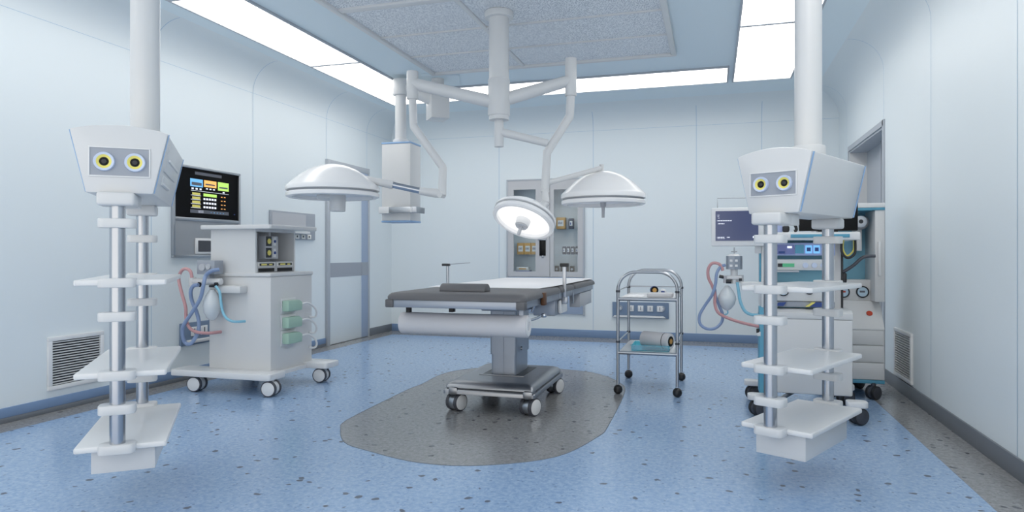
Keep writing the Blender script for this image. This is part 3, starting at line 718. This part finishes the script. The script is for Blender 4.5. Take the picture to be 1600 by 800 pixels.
B('bluegrey').box(KX0, -2.078, YB-.022, YB-.001, .30, .785, .003).build('lower_panel', parent=t)  # plain bluish-grey panels set below the glass doors
B('bluegrey').box(-2.072, KX1, YB-.022, YB-.001, .30, .785, .003).build('lower_panel', parent=t)
# contents
def carton(u0, u1, v0, v1, y, z, label, grp='tan cartons in the wall cabinet'):
    a, b = aty(u0, v0, y), aty(u1, v1, y); h = a.z-b.z
    c = B('carton').box(a.x, b.x, y, y+.10, z, z+h, .002)
    c.use('label').box(a.x+.18*(b.x-a.x), b.x-.15*(b.x-a.x), y-.0015, y+.001, z+h*.25, z+h*.75)
    cw = (b.x-a.x)*.62/5
    c.use('ink')
    for k in range(4):
        xx = a.x+.24*(b.x-a.x)+k*cw*1.05
        c.box(xx, xx+cw*.55, y-.0022, y, z+h*.42, z+h*(.62 if k % 2 else .58))
    tag(c.build('carton'), label, 'box', grp)
carton(808, 818.5, 377, 395, 8.83, 1.086, 'tan carton with white label, left of three on the cabinet shelf behind the small lamp')
carton(819, 829.5, 377, 395, 8.83, 1.086, 'tan carton with white label, middle of three on the cabinet shelf')
carton(830, 839, 377, 395, 8.83, 1.086, 'tan carton partly hidden by the door frame, right of three on the cabinet shelf')
carton(869, 882.5, 339, 357, 8.83, 1.426, 'tan carton with white label alone on the upper right cabinet shelf')
def vial(u0, u1, v0, v1, z, label, mt='vial'):
    a, b = aty(u0, v0, 8.83), aty(u1, v1, 8.83); h = a.z-b.z; cx = (a.x+b.x)/2; r = (b.x-a.x)/2
    c = B(mt).box(a.x, b.x, 8.81, 8.81+2*r, z, z+h, .008)
    c.use('label').box(a.x+r*.5, b.x-r*.4, 8.808, 8.812, z+h*.3, z+h*.75).use('navy').box(a.x+r*.7, b.x-r*.9, 8.807, 8.81, z+h*.38, z+h*.6)
    tag(c.build('medicine_box'), label, 'box', 'small dark medicine boxes in the wall cabinet')
vial(888.5, 896.5, 339.5, 356, 1.426, 'small dark medicine box standing beside the carton on the upper right shelf')
for i, nm in enumerate(('leftmost', 'second from left', 'third from left', 'rightmost')):
    vial(879+6.6*i, 884.4+6.6*i, 384, 396.5, 1.086, 'small dark medicine box, '+nm+' of four on the right cabinet shelf')
for (u0, u1, nm) in ((867, 873.5, 'left'), (876, 888, 'wide middle'), (891, 897, 'right')):
    a, b = aty(u0, 412, 8.83), aty(u1, 425, 8.83)
    c = B('black').box(a.x, b.x, 8.81, 8.87, .849, .849+.085, .006).use('midgrey').cyl(((a.x+b.x)/2, 8.812, .89), ((a.x+b.x)/2, 8.806, .89), .016, seg=16)
    tag(c.build('black_case'), 'small black case on the cabinet floor, '+nm+' of three behind the arm post', 'case', 'black cases on the cabinet floor')
a, b = aty(806, 415, 8.83), aty(828, 425, 8.83)
tag(B('navy').box(a.x, b.x, 8.81, 8.93, .849, .868, .002).use('label').box(a.x+.006, b.x-.006, 8.812, 8.925, .868, .878).build('book'), 'blue booklet lying flat at the bottom of the pile in the left cabinet door', 'book', 'pile on the cabinet floor')
tag(B('label').box(a.x+.015, b.x-.02, 8.815, 8.92, .879, .915, .003).use('carton').box(a.x+.05, b.x-.05, 8.813, 8.816, .885, .9).build('carton'), 'flat white box lying on the blue booklet in the left cabinet door', 'box')

# ================================================================ HOSES AND BREATHING BAG (shared shapes)
def on(y, pts): return [aty(u, v, y+(p[0] if p else 0)) for u, v, *p in pts]

# ================================================================ LEFT ANAESTHESIA MACHINE (faces the room, +X)
AX0, AX1, AY0, AY1 = -3.918, -3.335, 4.55, 5.12
t = thing('anaesthesia_machine', 'white anaesthesia machine by the left wall with three green side sockets', 'medical machine', ((AX0+AX1)/2, 4.83, 0))
B('white').box(AX0, AX1, AY0, AY1, .15, .915, .006).build('lower_cabinet', parent=t)
B('white').box(AX0-.0, AX1+.008, AY0-.012, AY1+.01, .915, .946, .008).build('worktop', parent=t)
UX0, UX1, UY0, UY1 = -3.905, -3.482, 4.555, 5.09
B('white').box(UX0, UX1, UY0, UY0+.02, .946, 1.293).box(UX0, UX1, UY1-.02, UY1, .946, 1.293).box(UX0, UX0+.02, UY0+.02, UY1-.02, .946, 1.293).box(UX0+.02, UX1, UY0+.02, UY1-.02, 1.275, 1.293).build('upper_cabinet', parent=t)
B('grey').box(UX0+.02, UX1-.24, UY0+.021, UY1-.021, .99, 1.274).build('inner_back', parent=t)
B('white').prism(rrect(-3.975, -3.30, 4.50, 5.16, .03), 1.293, 1.327, bev=.006).build('top_shelf', parent=t)
for i in range(2):
    y0 = UY0+.022+.246*i
    dr_ = B('grey').box(UX1-.30, UX1-.004, y0, y0+.244, .948, 1.032, .003).build('drawer', parent=t)
    B('black').box(UX1-.006, UX1-.001, y0+.02, y0+.225, .952, .98).build('slot', parent=dr_)
    B('label').box(UX1-.006, UX1+.001, y0+.015, y0+.23, .995, 1.025).use('lens').box(UX1, UX1+.003, y0+.03, y0+.215, 1.0, 1.02).use('yellow').box(UX1+.002, UX1+.004, y0+.05, y0+.12, 1.004, 1.016).box(UX1+.002, UX1+.004, y0+.15, y0+.19, 1.004, 1.014).build('control_strip', parent=dr_)
ic = B('grey').box(UX1-.10, UX1-.03, 4.725, 4.895, 1.055, 1.245, .006).box(UX1-.08, UX1-.05, 4.79, 4.82, 1.24, 1.28).build('flow_meter', parent=t)
gx = UX1-.03
fm = MB()
for (yy, zz) in ((4.765, 1.20), (4.765, 1.105)):
    fm.use('lens').box(gx-.002, gx+.004, yy-.035, yy+.035, zz-.04, zz+.04).use('yellow').cyl((gx, yy, zz), (gx+.008, yy, zz), .022, seg=18).use('whiter').box(gx, gx+.006, yy+.055, yy+.09, zz-.035, zz+.035)
    fm.use('navy').cyl((gx, yy+.072, zz), (gx+.012, yy+.072, zz), .012, seg=12)
fm.build('dials', parent=ic)
for i, z in enumerate((.677, .542, .413)):
    sk = B('whiter').box(AX1, AX1+.008, 4.675, 4.87, z-.062, z+.06, .003).build('socket_plate', parent=t)
    B('green').prism([(4.685, z-.045), (4.875, z-.045), (4.88, z+.02), (4.84, z+.042), (4.685, z+.042)], AX1+.008, AX1+.07, 'x', bev=.008).build('green_plug', parent=sk)
    dx = .035
    lz = .12
    B('whiter').tube([(AX1+.05, 4.87, z), (AX1+.06, 4.97, z+.005), (AX1+.065, 5.06, z-.04), (AX1+.06, 5.10, z-.09), (AX1+.04, 5.10, z-.125), (AX1+.01, 5.06, z-.12)], .009, 10, sub=6).build('cable', parent=sk)
# H-shaped foot
B('whiter').prism(rrect(-4.155, -3.225, 4.38, 4.60, .03), .128, .176, bev=.006).prism(rrect(-4.05, -3.11, 4.99, 5.20, .03), .128, .176, bev=.006).prism(rrect(-3.94, -3.30, 4.58, 5.02, .005), .132, .160).build('foot_frame', parent=t)
for x_, y_ in ((-3.955, 4.46), (-3.265, 4.46), (-3.215, 5.08), (-3.95, 5.10)):
    caster(t, x_, y_, .062, .135, math.radians(-82), gap=.075, wd=.028, fork='white')
# side rail with breathing gear on the near side
B('white').box(-3.84, -3.55, 4.46, 4.555, .785, .845, .012).build('side_rail', parent=t)
yb = 4.42
vb = B('midgrey').box(-3.925, -3.755, yb, yb+.10, .935, 1.045, .006).build('vaporiser_box', parent=t)
B('midgrey').box(-3.86, -3.82, yb+.02, yb+.08, .88, .94, .004).use('grey').cyl((-3.865, yb, .99), (-3.865, yb-.015, .99), .028, seg=18).cyl((-3.81, yb, .995), (-3.81, yb-.012, .995), .022, seg=18).build('knob', parent=vb)
mf = B('white').cyl(on(yb+.03, [(299, 440)])[0], on(yb+.03, [(346, 440)])[0], .026, seg=24, bev=.004)
mf.cyl(on(yb+.03, [(301, 433)])[0], on(yb+.03, [(301, 447)])[0], .028, seg=20, bev=.004)
mf.use('lens').cyl(on(yb-.0, [(310, 444)])[0], on(yb-.0, [(313, 445)])[0], .018, seg=16).cyl(on(yb, [(336, 444)])[0], on(yb-.0, [(340, 444)])[0], .014, seg=16).box(-3.81, -3.765, yb-.0, yb+.05, .833, .850, .003)
mfo = mf.build('manifold', parent=t)
bc = on(yb+.02, [(331, 452), (331, 501)]); L = bc[0].z-bc[1].z
MB().use('bag').lathe([(0, 0), (.02, -.004), (.024, -L*.06), (.045, -L*.18), (.062, -L*.36), (.067, -L*.52), (.060, -L*.72), (.040, -L*.90), (.018, -L*.985), (0, -L)], 28, Matrix.Translation(bc[0])).build('breathing_bag', parent=t)
hz = lambda pts, r, m, nm: B(m).tube(on(yb-.03, pts), r, 14, sub=8).build(nm, parent=t)
for k in ('pink', 'hose', 'cyan'): ribbed(M[k])
hz([(300, 434), (298, 425), (293, 420.5), (286, 421), (281, 428), (279.5, 438), (284, 458), (290, 480), (291, 500), (297, 513), (308, 519), (326, 520.5), (345, 518.5, .12)], .0125, 'pink', 'pink_hose')
hz([(310, 445), (302, 447), (298, 456), (300, 470, .02), (308, 490, .03), (311, 508, .03), (307, 524, .02), (298, 537), (289, 535), (285, 522, -.02), (287, 508, -.03), (300, 488, -.03), (313, 466, -.03), (318, 445, -.03), (322, 430), (331, 423), (342, 421, .04)], .0145, 'hose', 'blue_hose')
hz([(337, 447), (343, 456), (345, 470), (348, 487), (355, 498), (366, 502.5), (383, 502, .08)], .0105, 'cyan', 'cyan_hose')

# ================================================================ RIGHT ANAESTHESIA MACHINE (faces the viewer), behind the right column
RY = 4.90
t = thing('anaesthesia_machine', 'white and teal anaesthesia machine behind the right-hand column', 'medical machine', (.60, 5.2, 0))
B('white').box(.355, .884, RY, 5.44, .155, .66, .012).prism([(RY, .66), (RY, .70), (RY+.05, .722), (5.44, .722), (5.44, .66)], .355, .884, 'x', bev=.004).build('lower_cabinet', parent=t)
B('teal').box(.302, .357, RY+.01, RY+.14, .14, .70, .012).prism([(RY+.01, .68), (RY+.14, .68), (RY+.12, .735), (RY+.04, .735)], .304, .355, 'x', bev=.004).build('side_post', parent=t)
for xs in (.33, .787): B('white').box(xs, xs+.043, 5.02, 5.42, .72, 1.19).build('side_panel', parent=t)
B('white').box(.318, .345, 4.93, 5.02, .73, 1.19, .004).use('teal').box(.306, .318, 4.94, 5.0, .86, 1.16, .003).build('left_upright', parent=t)
B('tealback').box(.374, .785, 5.06, 5.08, .72, 1.188).build('back_panel', parent=t)
# top shelf
ts = B('whiter').box(.345, .925, 4.88, 5.40, 1.188, 1.243, .010).build('top_shelf', parent=t)
B('teal').box(.50, .86, 4.872, 4.882, 1.205, 1.228, .002).build('blue_strip', parent=ts)
dv = B('lilac').box(.372, .785, 4.95, 5.28, 1.085, 1.172, .004).build('display_module', parent=t)
mp = B('purple').box(.41, .53, 4.944, 4.951, 1.095, 1.158).use('scr_white').box(.485, .515, 4.942, 4.945, 1.135, 1.15).use('navy').box(.43, .47, 4.942, 4.945, 1.10, 1.115).use('teal').box(.535, .59, 4.944, 4.951, 1.10, 1.158)
mp.use('scr_blue').box(.60, .64, 4.943, 4.951, 1.10, 1.155).box(.65, .69, 4.943, 4.951, 1.10, 1.155).use('navy').box(.608, .632, 4.941, 4.944, 1.115, 1.14).box(.658, .682, 4.941, 4.944, 1.115, 1.14)
mp.build('screen_graphics', parent=dv)
vm = B('white').box(.372, .785, 4.95, 5.28, .985, 1.06, .008).build('vent_module', parent=t)
vp = B('lens').box(.425, .455, 4.944, 4.951, 1.008, 1.032).use('display').box(.455, .53, 4.944, 4.951, 1.008, 1.032).use('grey').box(.40, .56, 4.93, 4.96, .972, .984, .004)
for xx in (.60, .655, .71): vp.use('ringblue').cyl((xx, 4.951, 1.02), (xx, 4.94, 1.02), .018, seg=18)
vp.build('controls', parent=vm)
gp = B('white').box(.372, .785, 4.95, 5.28, .775, .90, .006).build('gauge_panel', parent=t)
for xx, mt in ((.46, 'gauge'), (.625, 'tyre')):
    rr = .036 if mt == 'gauge' else .024
    Mx = Matrix.Translation((xx, 4.951, .845)) @ Matrix.Rotation(PI/2, 4, 'X')
    MB().use('lens').lathe([(rr*.82, .01), (rr*.9, .014), (rr, .012), (rr, 0)], 32, Mx).use(mt).lathe([(0, .008), (rr*.84, .008)], 28, Mx).use('navy').box(-rr*.5, rr*.4, -rr*.1, rr*.15, .009, .010, M=Mx).build('gauge', parent=gp)
B('midgrey').box(.372, .785, 4.96, 5.28, .735, .772, .002).build('open_slot', parent=t)
B('navy').prism([(.40, .742), (.46, .742), (.48, .768), (.43, .764)], 4.935, 4.962, 'y').build('mask', parent=t)
B('yellow').prism([(.60, .74), (.62, .74), (.66, .77), (.64, .77)], 4.93, 4.962, 'y').use('navy').prism([(.622, .74), (.70, .74), (.70, .77), (.662, .77)], 4.935, 4.962, 'y').build('folded_strap', parent=t)
# feet, pedals, casters
for (xx, yy) in ((.30, 4.86), (.30, 5.38), (.90, 4.80), (.93, 5.40)):
    B('whiter').prism(rrect(xx-.075, xx+.10 if xx < .5 else xx+.05, yy-.05, yy+.05, .03), .112, .150, bev=.006).build('foot', parent=t)
    caster(t, xx-.005, yy, .055, .12, math.radians(-60), gap=.05, wd=.028, tyre='rubber', cap='tyre', fork='tyre')
for pa_, pb_ in (((1206, 631), (1254, 604)), ((1196, 616), (1236, 600))): B('dsteel').cyl(atz(*pa_, .14), atz(*pb_, .14), .014, seg=14).build('foot_bar', parent=t)
# cables at the right of the shelf
B('yellow').tube([(.84, 4.98, 1.19), (.835, 4.97, 1.13), (.86, 4.97, 1.085), (.90, 4.98, 1.12), (.905, 4.98, 1.19)], .006, 8, sub=6).use('rubber').tube([(.825, 4.96, 1.19), (.825, 4.95, 1.11), (.86, 4.95, 1.07), (.905, 4.96, 1.10), (.91, 4.97, 1.19)], .008, 8, sub=6).build('cable', parent=t)
B('rubber').box(.832, .842, 5.0, 5.03, .73, 1.10, .002).build('cable_channel', parent=t)
B('tyre').tube([(.842, 5.0, .975), (.90, 4.98, 1.02), (.96, 4.97, 1.075), (1.03, 4.97, 1.083)], .011, 10, sub=6).use('rubber').box(.835, .862, 4.98, 5.02, .90, .97, .01).build('swing_lever', parent=t)
# breathing gear on the left
yb = 4.90
rail = aty(1160, 443, yb)
B('white').box(rail.x-.01, .345, yb, yb+.05, .868, .905, .008).build('side_rail', parent=t)
a, b = aty(1135, 400, yb), aty(1160, 421, yb)
vb = B('alu').cyl(((a.x+b.x)/2, yb+.05, b.z), ((a.x+b.x)/2, yb+.05, a.z), .054, seg=8).use('whiter').lathe([(.05, 0), (.03, .012), (0, .016)], 20, Matrix.Translation(((a.x+b.x)/2, yb+.05, a.z))).build('vaporiser_box', parent=t)
cxv = (a.x+b.x)/2
wv = MB().use('whiter')
for sx in (-.022, .012):
    for zz in (.025, .06): wv.box(cxv+sx-.008, cxv+sx+.010, yb-.006, yb+.004, b.z+zz-.008, b.z+zz+.008, .001)
wv.use('steel').cyl((cxv, yb+.05, a.z+.012), (cxv, yb+.05, a.z+.06), .004, seg=8).cyl((cxv-.02, yb+.05, a.z+.03), (cxv+.02, yb+.05, a.z+.03), .004, seg=8)
wv.build('label_plates', parent=vb)
mf = B('white').cyl((cxv, yb+.05, b.z), (cxv, yb+.05, b.z-.10), .024, seg=20).box(cxv-.05, cxv+.05, yb+.02, yb+.08, b.z-.07, b.z-.045, .006)
mf.use('lens').cyl((cxv-.10, yb+.05, b.z-.05), (cxv-.05, yb+.05, b.z-.06), .012, seg=12).cyl((cxv-.055, yb+.02, b.z-.085), (cxv-.02, yb+.02, b.z-.085), .014, seg=12).cyl((cxv+.03, yb+.02, b.z-.07), (cxv+.05, yb+.02, b.z-.07), .009, seg=12)
mf.use('grey').cyl((cxv-.055, yb+.05, b.z-.045), (cxv-.055, yb+.05, b.z-.095), .018, seg=14).cyl((cxv+.045, yb+.05, b.z-.04), (cxv+.045, yb+.05, b.z-.09), .018, seg=14)
mf.build('manifold', parent=t)
bc = on(yb+.05, [(1136, 446), (1136, 485)]); L = bc[0].z-bc[1].z
MB().use('bag').lathe([(0, 0), (.012, -.002), (.020, -L*.05), (.042, -L*.22), (.058, -L*.42), (.061, -L*.55), (.050, -L*.76), (.028, -L*.93), (.01, -L), (0, -L)], 28, Matrix.Translation(bc[0])).use('cyan').tube([bc[1]+Vector((.0, 0, .01)), bc[1]+Vector((.004, 0, -.02)), bc[1]+Vector((-.02, 0, -.032))], .005, 8, sub=4).build('breathing_bag', parent=t)
hz = lambda pts, r, m, nm: B(m).tube(on(yb+.02, pts), r, 14, sub=8).build(nm, parent=t)
hz([(1129.5, 423), (1127, 416), (1121, 411.5), (1112, 412), (1106.5, 421), (1107, 434), (1113, 447), (1117, 460), (1117, 475), (1122, 488), (1135, 496), (1155, 503), (1180, 509), (1190, 510, .02)], .0105, 'pink', 'pink_hose')
hz([(1134, 414), (1126, 417), (1120, 427, -.02), (1118, 443, -.03), (1113, 460, -.03), (1101, 478), (1093, 493), (1094, 506), (1104, 513.5), (1117, 513), (1127, 504, .03), (1129, 492, .03), (1124, 478, .03), (1118, 462, .03), (1117, 452, .03)], .0105, 'hose', 'blue_hose')
hz([(1152, 441), (1154, 455), (1157, 472), (1164, 486), (1174, 491.5), (1188, 492, .03)], .0105, 'cyan', 'cyan_hose')
B('rubber').box(.285, .305, yb, yb+.03, .555, .585, .004).use('whiter').box(.29, .312, yb, yb+.03, .535, .565, .003).build('hose_port', parent=t)

# blue patient monitor on the left upright
a, b = aty(1111.5, 325, 4.86), aty(1200, 384.5, 4.86)
mx1 = b.x-.02
t = thing('patient_monitor', 'white framed monitor with dark blue screen left of the right-hand column', 'monitor', ((a.x+mx1)/2, 4.96, b.z))
B('whiter').box(a.x, mx1, 4.86, 4.912, b.z, a.z, .008).build('housing', parent=t)
sa, sb = aty(1118, 330, 4.856), aty(1185, 376, 4.856)
scn = B('scr_navy').box(sa.x, sb.x, 4.856, 4.861, sb.z, sa.z).build('screen', parent=t)
g = MB().use('scr_white'); Wd, Hh = sb.x-sa.x, sa.z-sb.z
def tx(u, v, n, s=.012, h=.014):
    for k in range(n): g.box(sa.x+Wd*(u+s*1.6*k), sa.x+Wd*(u+s*1.6*k+s*(1.1 if k % 3 else .7)), 4.8548, 4.8562, sa.z-Hh*(v+h), sa.z-Hh*v)
tx(.04, .13, 3); tx(.05, .18, 2); tx(.06, .23, 2); tx(.04, .31, 18, h=.03); tx(.06, .41, 8, h=.03); tx(.04, .87, 9, h=.03); tx(.27, .87, 4, h=.03); tx(.04, .92, 10, h=.012)
g.box(sa.x+Wd*.87, sa.x+Wd*.93, 4.8548, 4.8562, sa.z-Hh*.91, sa.z-Hh*.85)
g.build('screen_text', parent=scn)
B('white').box(mx1-.06, mx1-.02, 4.912, 4.928, 1.10, 1.18, .003).build('bracket', parent=t)
c1, c2 = aty(1121, 310, 4.89), aty(1165, 310, 4.89)
B('dsteel').tube([(c1.x, 4.89, a.z-.005), (c1.x, 4.89, c1.z), (c2.x+.1, 4.89, c1.z), (c2.x+.1, 4.89, a.z-.005)], .0025, 8).build('wire_loop', parent=t)

# black monitor on top of the machine
t = thing('flat_monitor', 'large black flat monitor standing on the machine behind the right-hand column', 'monitor', (.74, 4.98, 1.243))
B('black').box(.562, .925, 4.96, 5.0, 1.252, 1.56, .006).build('housing', parent=t)
B('rubber').box(.68, .80, 4.94, 5.06, 1.243, 1.253, .003).build('stand', parent=t)
t = thing('headset', 'small black device lying on the machine shelf beside the black monitor', 'device', (.50, 4.96, 1.243))
B('rubber').box(.455, .50, 4.93, 4.99, 1.244, 1.29, .014).tube([(.47, 4.96, 1.27), (.49, 4.96, 1.305), (.53, 4.96, 1.30), (.545, 4.96, 1.262), (.53, 4.96, 1.252)], .010, 10, sub=5).build('body', parent=t)
B('lilac').box(.415, .455, 4.95, 5.0, 1.244, 1.30, .004).build('side_plate', parent=t)

# ================================================================ DRAWER WORKSTATION NEXT TO THE RIGHT WALL
WY = 5.65; WX0, WX1 = .78, 1.236
t = thing('medical_workstation', 'tall grey and teal drawer workstation on black casters by the right wall niche', 'medical machine', ((WX0+WX1)/2, 5.85, 0))
B('white').box(WX0, WX1, WY+.004, 6.15, .145, .52, .006).build('body', parent=t)
B('teal').box(WX0-.0, WX1, WY-.004, 6.15, .118, .147, .006).build('base_trim', parent=t)
for z0, z1 in ((.150, .275), (.281, .405), (.411, .520)): B('white').box(WX0+.004, WX1-.010, WY-.010, WY+.004, z0, z1, .004).build('drawer', parent=t)
B('white').prism([(WY-.01, .52), (WY-.01, .535), (WY+.14, .735), (6.15, .735), (6.15, .52)], WX0, WX1-.004, 'x', bev=.004).build('sloped_top', parent=t)
Mx = Matrix.Translation((1.145, WY+.07, .642)) @ Matrix.Rotation(math.radians(53), 4, 'X')
MB().use('red').lathe([(0, .008), (.018, .008), (.022, .004), (.022, -.004)], 24, Mx).build('red_button', parent=t)
B('white').box(WX0, WX1-.03, WY+.16, 6.10, .735, .895, .004).build('gauge_panel', parent=t)
for xx in (1.035, 1.145):
    g_ = aty(1317.5 if xx < 1.1 else 1347.5, 456, WY+.16)
    Mx = Matrix.Translation((g_.x, WY+.16, g_.z)) @ Matrix.Rotation(PI/2, 4, 'X'); rr = .046
    MB().use('lens').lathe([(rr*.8, .01), (rr*.9, .014), (rr, .012), (rr, 0)], 32, Mx).use('gauge').lathe([(0, .008), (rr*.82, .008)], 28, Mx).use('ink' if xx > 1.1 else 'red').box(-rr*.45, rr*.35, -rr*.1, rr*.2, .0085, .010, M=Mx).build('gauge', parent=t)
B('tealback').box(WX0, WX1-.03, WY+.34, WY+.36, .895, 1.43).build('back_panel', parent=t)
pa = B('white').box(1.168, WX1, WY, WY+.36, .735, 1.43, .006).build('right_post', parent=t)
B('whiter').prism(rrect(1.186, 1.206, WY-.028, WY-.004, .009), .93, 1.19, bev=.004).build('grab_handle', parent=pa)
sh_ = B('whiter').box(WX0, WX1, WY-.01, 6.12, 1.445, 1.480, .004).build('top_shelf', parent=t)
B('teal').box(WX0, WX1, WY-.006, 6.12, 1.425, 1.445, .003).build('shelf_trim', parent=sh_)
B('white').box(WX0, WX0+.03, WY+.1, 6.1, .895, 1.425).build('left_post', parent=t)
B('whiter').box(1.07, 1.115, WY+.18, WY+.34, 1.12, 1.32, .006).build('bottle_holder', parent=t)
Mx = Matrix.Translation((1.09, WY+.12, 1.345)) @ Matrix.Rotation(PI/2, 4, 'X')
MB().use('steel').lathe([(0, .03), (.02, .035), (.045, .03), (.062, .01), (.062, 0), (0, 0)], 32, Mx).use('lens').lathe([(0, .037), (.016, .037)], 16, Mx).build('reel', parent=t)
for (xx, yy) in ((1.16, 5.60+.06), (.86, 5.66), (1.13, 6.08), (.86, 6.08)):
    caster(t, xx, yy, .052, .125, math.radians(-50), gap=.045, wd=.026, tyre='rubber', cap='tyre', fork='tyre')

# ================================================================ INSTRUMENT TROLLEY
t = thing('instrument_trolley', 'tubular steel two-shelf instrument trolley on black ball casters', 'trolley', (-.49, 5.68, 0))
X0, X1, Ya, Yb = -.715, -.262, 5.32, 6.02
def ufr(y, zt):
    r = .14; pts = [(X0, y, .075), (X0, y, zt-r)]
    pts += [(X0+r-r*math.cos(math.radians(a)), y, zt-r+r*math.sin(math.radians(a))) for a in range(10, 91, 10)]
    pts += [(X1-r+r*math.sin(math.radians(a)), y, zt-r+r*math.cos(math.radians(a))) for a in range(0, 81, 10)]
    pts += [(X1, y, zt-r), (X1, y, .075)]
    B('steel').tube(pts, .0125, 14).build('tube_frame', parent=t)
ufr(Ya, .955); ufr(Yb, .955)
for x_ in (X0, X1):
    for y_ in (Ya, Yb):
        B('rubber').lathe([(0, 0), (.018, .003), (.032, .015), (.036, .034), (.030, .055), (.016, .067), (0, .070)], 24, Matrix.Translation((x_, y_, 0))).build('ball_caster', parent=t)
        MB().use('tyre').cyl((x_, y_, .795), (x_, y_, .812), .0165, seg=16).cyl((x_, y_, .40), (x_, y_, .416), .0165, seg=16).build('joint_ring', parent=t)
for z in (.755, .335):
    s_ = B('sheet' if 0 else 'whiter').prism(rrect(X0+.013, X1-.013, Ya, Yb, .01, 3), z-.006, z, bev=.002).build('shelf', parent=t)
    B('steel').cyl((X0, Ya, z-.012), (X1, Ya, z-.012), .014, seg=14).cyl((X0, Yb, z-.012), (X1, Yb, z-.012), .010, seg=14).cyl((X0+.01, Ya, z-.012), (X0+.01, Yb, z-.012), .008, seg=10).cyl((X1-.01, Ya, z-.012), (X1-.01, Yb, z-.012), .008, seg=10).build('shelf_rim', parent=s_)
for ga, gb in (((X0, Ya, .41), (X0, Yb, .41)), ((X1, Ya, .41), (X1, Yb, .41)), ((X0, Yb, .81), (X1, Yb, .81)), ((X0, Ya, .81), (X0, Yb, .81)), ((X1, Ya, .81), (X1, Yb, .81))): B('steel').cyl(ga, gb, .0055, seg=10).build('guard_rail', parent=t)
# things on the trolley
def wound_roll(name, c, r, L, ang, rim, core, label, cat):
    Mx = Matrix.Translation(c) @ rotz(ang) @ Matrix.Rotation(PI/2, 4, 'X')
    m = MB().use(rim).lathe([(0, -L/2), (r*.8, -L/2), (r, -L/2+.004), (r, L/2-.004), (r*.92, L/2)], 36, Mx)
    m.use('black').lathe([(r*.95, L/2), (r*.5, L/2+.002), (r*.3, L/2+.001)], 30, Mx)
    m.use(core).lathe([(r*.55, L/2+.003), (r*.22, L/2+.004), (0, L/2+.002)], 9, Mx)
    return tag(m.build(name), label, cat)
wound_roll('tape_roll', (-.475, 5.80, .757+.034), .034, .03, math.radians(15), 'navy', 'carton', 'small dark tape roll standing on its edge on the top trolley shelf', 'tape roll')
m = B('whiter').lathe([(0, 0), (.028, 0), (.03, .01), (.026, .035), (.014, .046), (0, .048)], 24, Matrix.Translation((-.40, 5.78, .757))).use('navy').box(-.415, -.385, 5.748, 5.756, .767, .787, .002)
tag(m.build('small_dispenser'), 'small white dispenser with a blue mark beside the dark tape roll', 'dispenser')
def cloth(name, x0, x1, y0, y1, z, h, label, mt='sheet'):
    b = bmesh.new(); n = 14; g = []
    for i in range(n+1):
        row = []
        for j in range(n+1):
            x = x0+(x1-x0)*i/n; y = y0+(y1-y0)*j/n
            ed = min(i, j, n-i, n-j)
            zz = z+h*(.55+.45*math.sin(i*1.3+j*.7)*math.cos(j*.9))*(0 if ed == 0 else 1)
            row.append(b.verts.new((x+.006*math.sin(j*1.9), y+.006*math.sin(i*2.3), zz)))
        g.append(row)
    for i in range(n):
        for j in range(n): b.faces.new((g[i][j], g[i+1][j], g[i+1][j+1], g[i][j+1]))
    b.faces.new([g[i][0] for i in range(n+1)] + [g[n][j] for j in range(1, n+1)] + [g[i][n] for i in range(n-1, -1, -1)] + [g[0][j] for j in range(n-1, 0, -1)])
    m = MB().use(mt); m._merge(b); return tag(m.build(name, sharp=80), label, 'cloth')
cloth('folded_cloth', -.685, -.53, 5.36, 5.60, .7565, .014, 'crumpled white cloth at the left of the top trolley shelf')
m = B('paper').prism(rrect(-.50, -.30, 5.38, 5.56, .02), .7565, .787, bev=.008)
tag(m.build('gauze_pack'), 'pale grey padded gauze pack at the right of the top trolley shelf', 'gauze pack')
c0 = B('tray')
tx0, tx1, ty0, ty1, tz = -.615, -.325, 5.36, 5.62, .3365
tr = B('tray').box(tx0, tx1, ty0, ty1, tz, tz+.004).box(tx0, tx1, ty0, ty0+.004, tz, tz+.045).box(tx0, tx1, ty1-.004, ty1, tz, tz+.045).box(tx0, tx0+.004, ty0, ty1, tz, tz+.045).box(tx1-.004, tx1, ty0, ty1, tz, tz+.045)
tr.box(tx0-.01, tx1+.01, ty0-.012, ty0, tz+.041, tz+.045)
tag(tr.build('plastic_tray'), 'clear turquoise plastic tray on the lower trolley shelf', 'tray')
Mx = Matrix.Translation((-.43, 5.50, .342+.066)) @ rotz(math.radians(62)) @ Matrix.Rotation(PI/2, 4, 'X')
r = .064
m = MB().use('paper').lathe([(0, -.125), (r*.9, -.125), (r, -.12), (r, .12), (r*.95, .125)], 40, Mx).use('lens').lathe([(r*1.005, .074), (r*1.012, .077), (r*1.005, .08)], 40, Mx)
m.use('whiter').lathe([(r*.96, .125), (r*.62, .127)], 40, Mx).use('black').lathe([(r*.64, .127), (r*.3, .128), (0, .127)], 30, Mx).use('carton').lathe([(r*.36, .130), (r*.18, .132), (0, .130)], 7, Mx)
tag(m.build('gauze_roll'), 'thick white gauze roll with dark core lying in the turquoise tray', 'gauze roll')
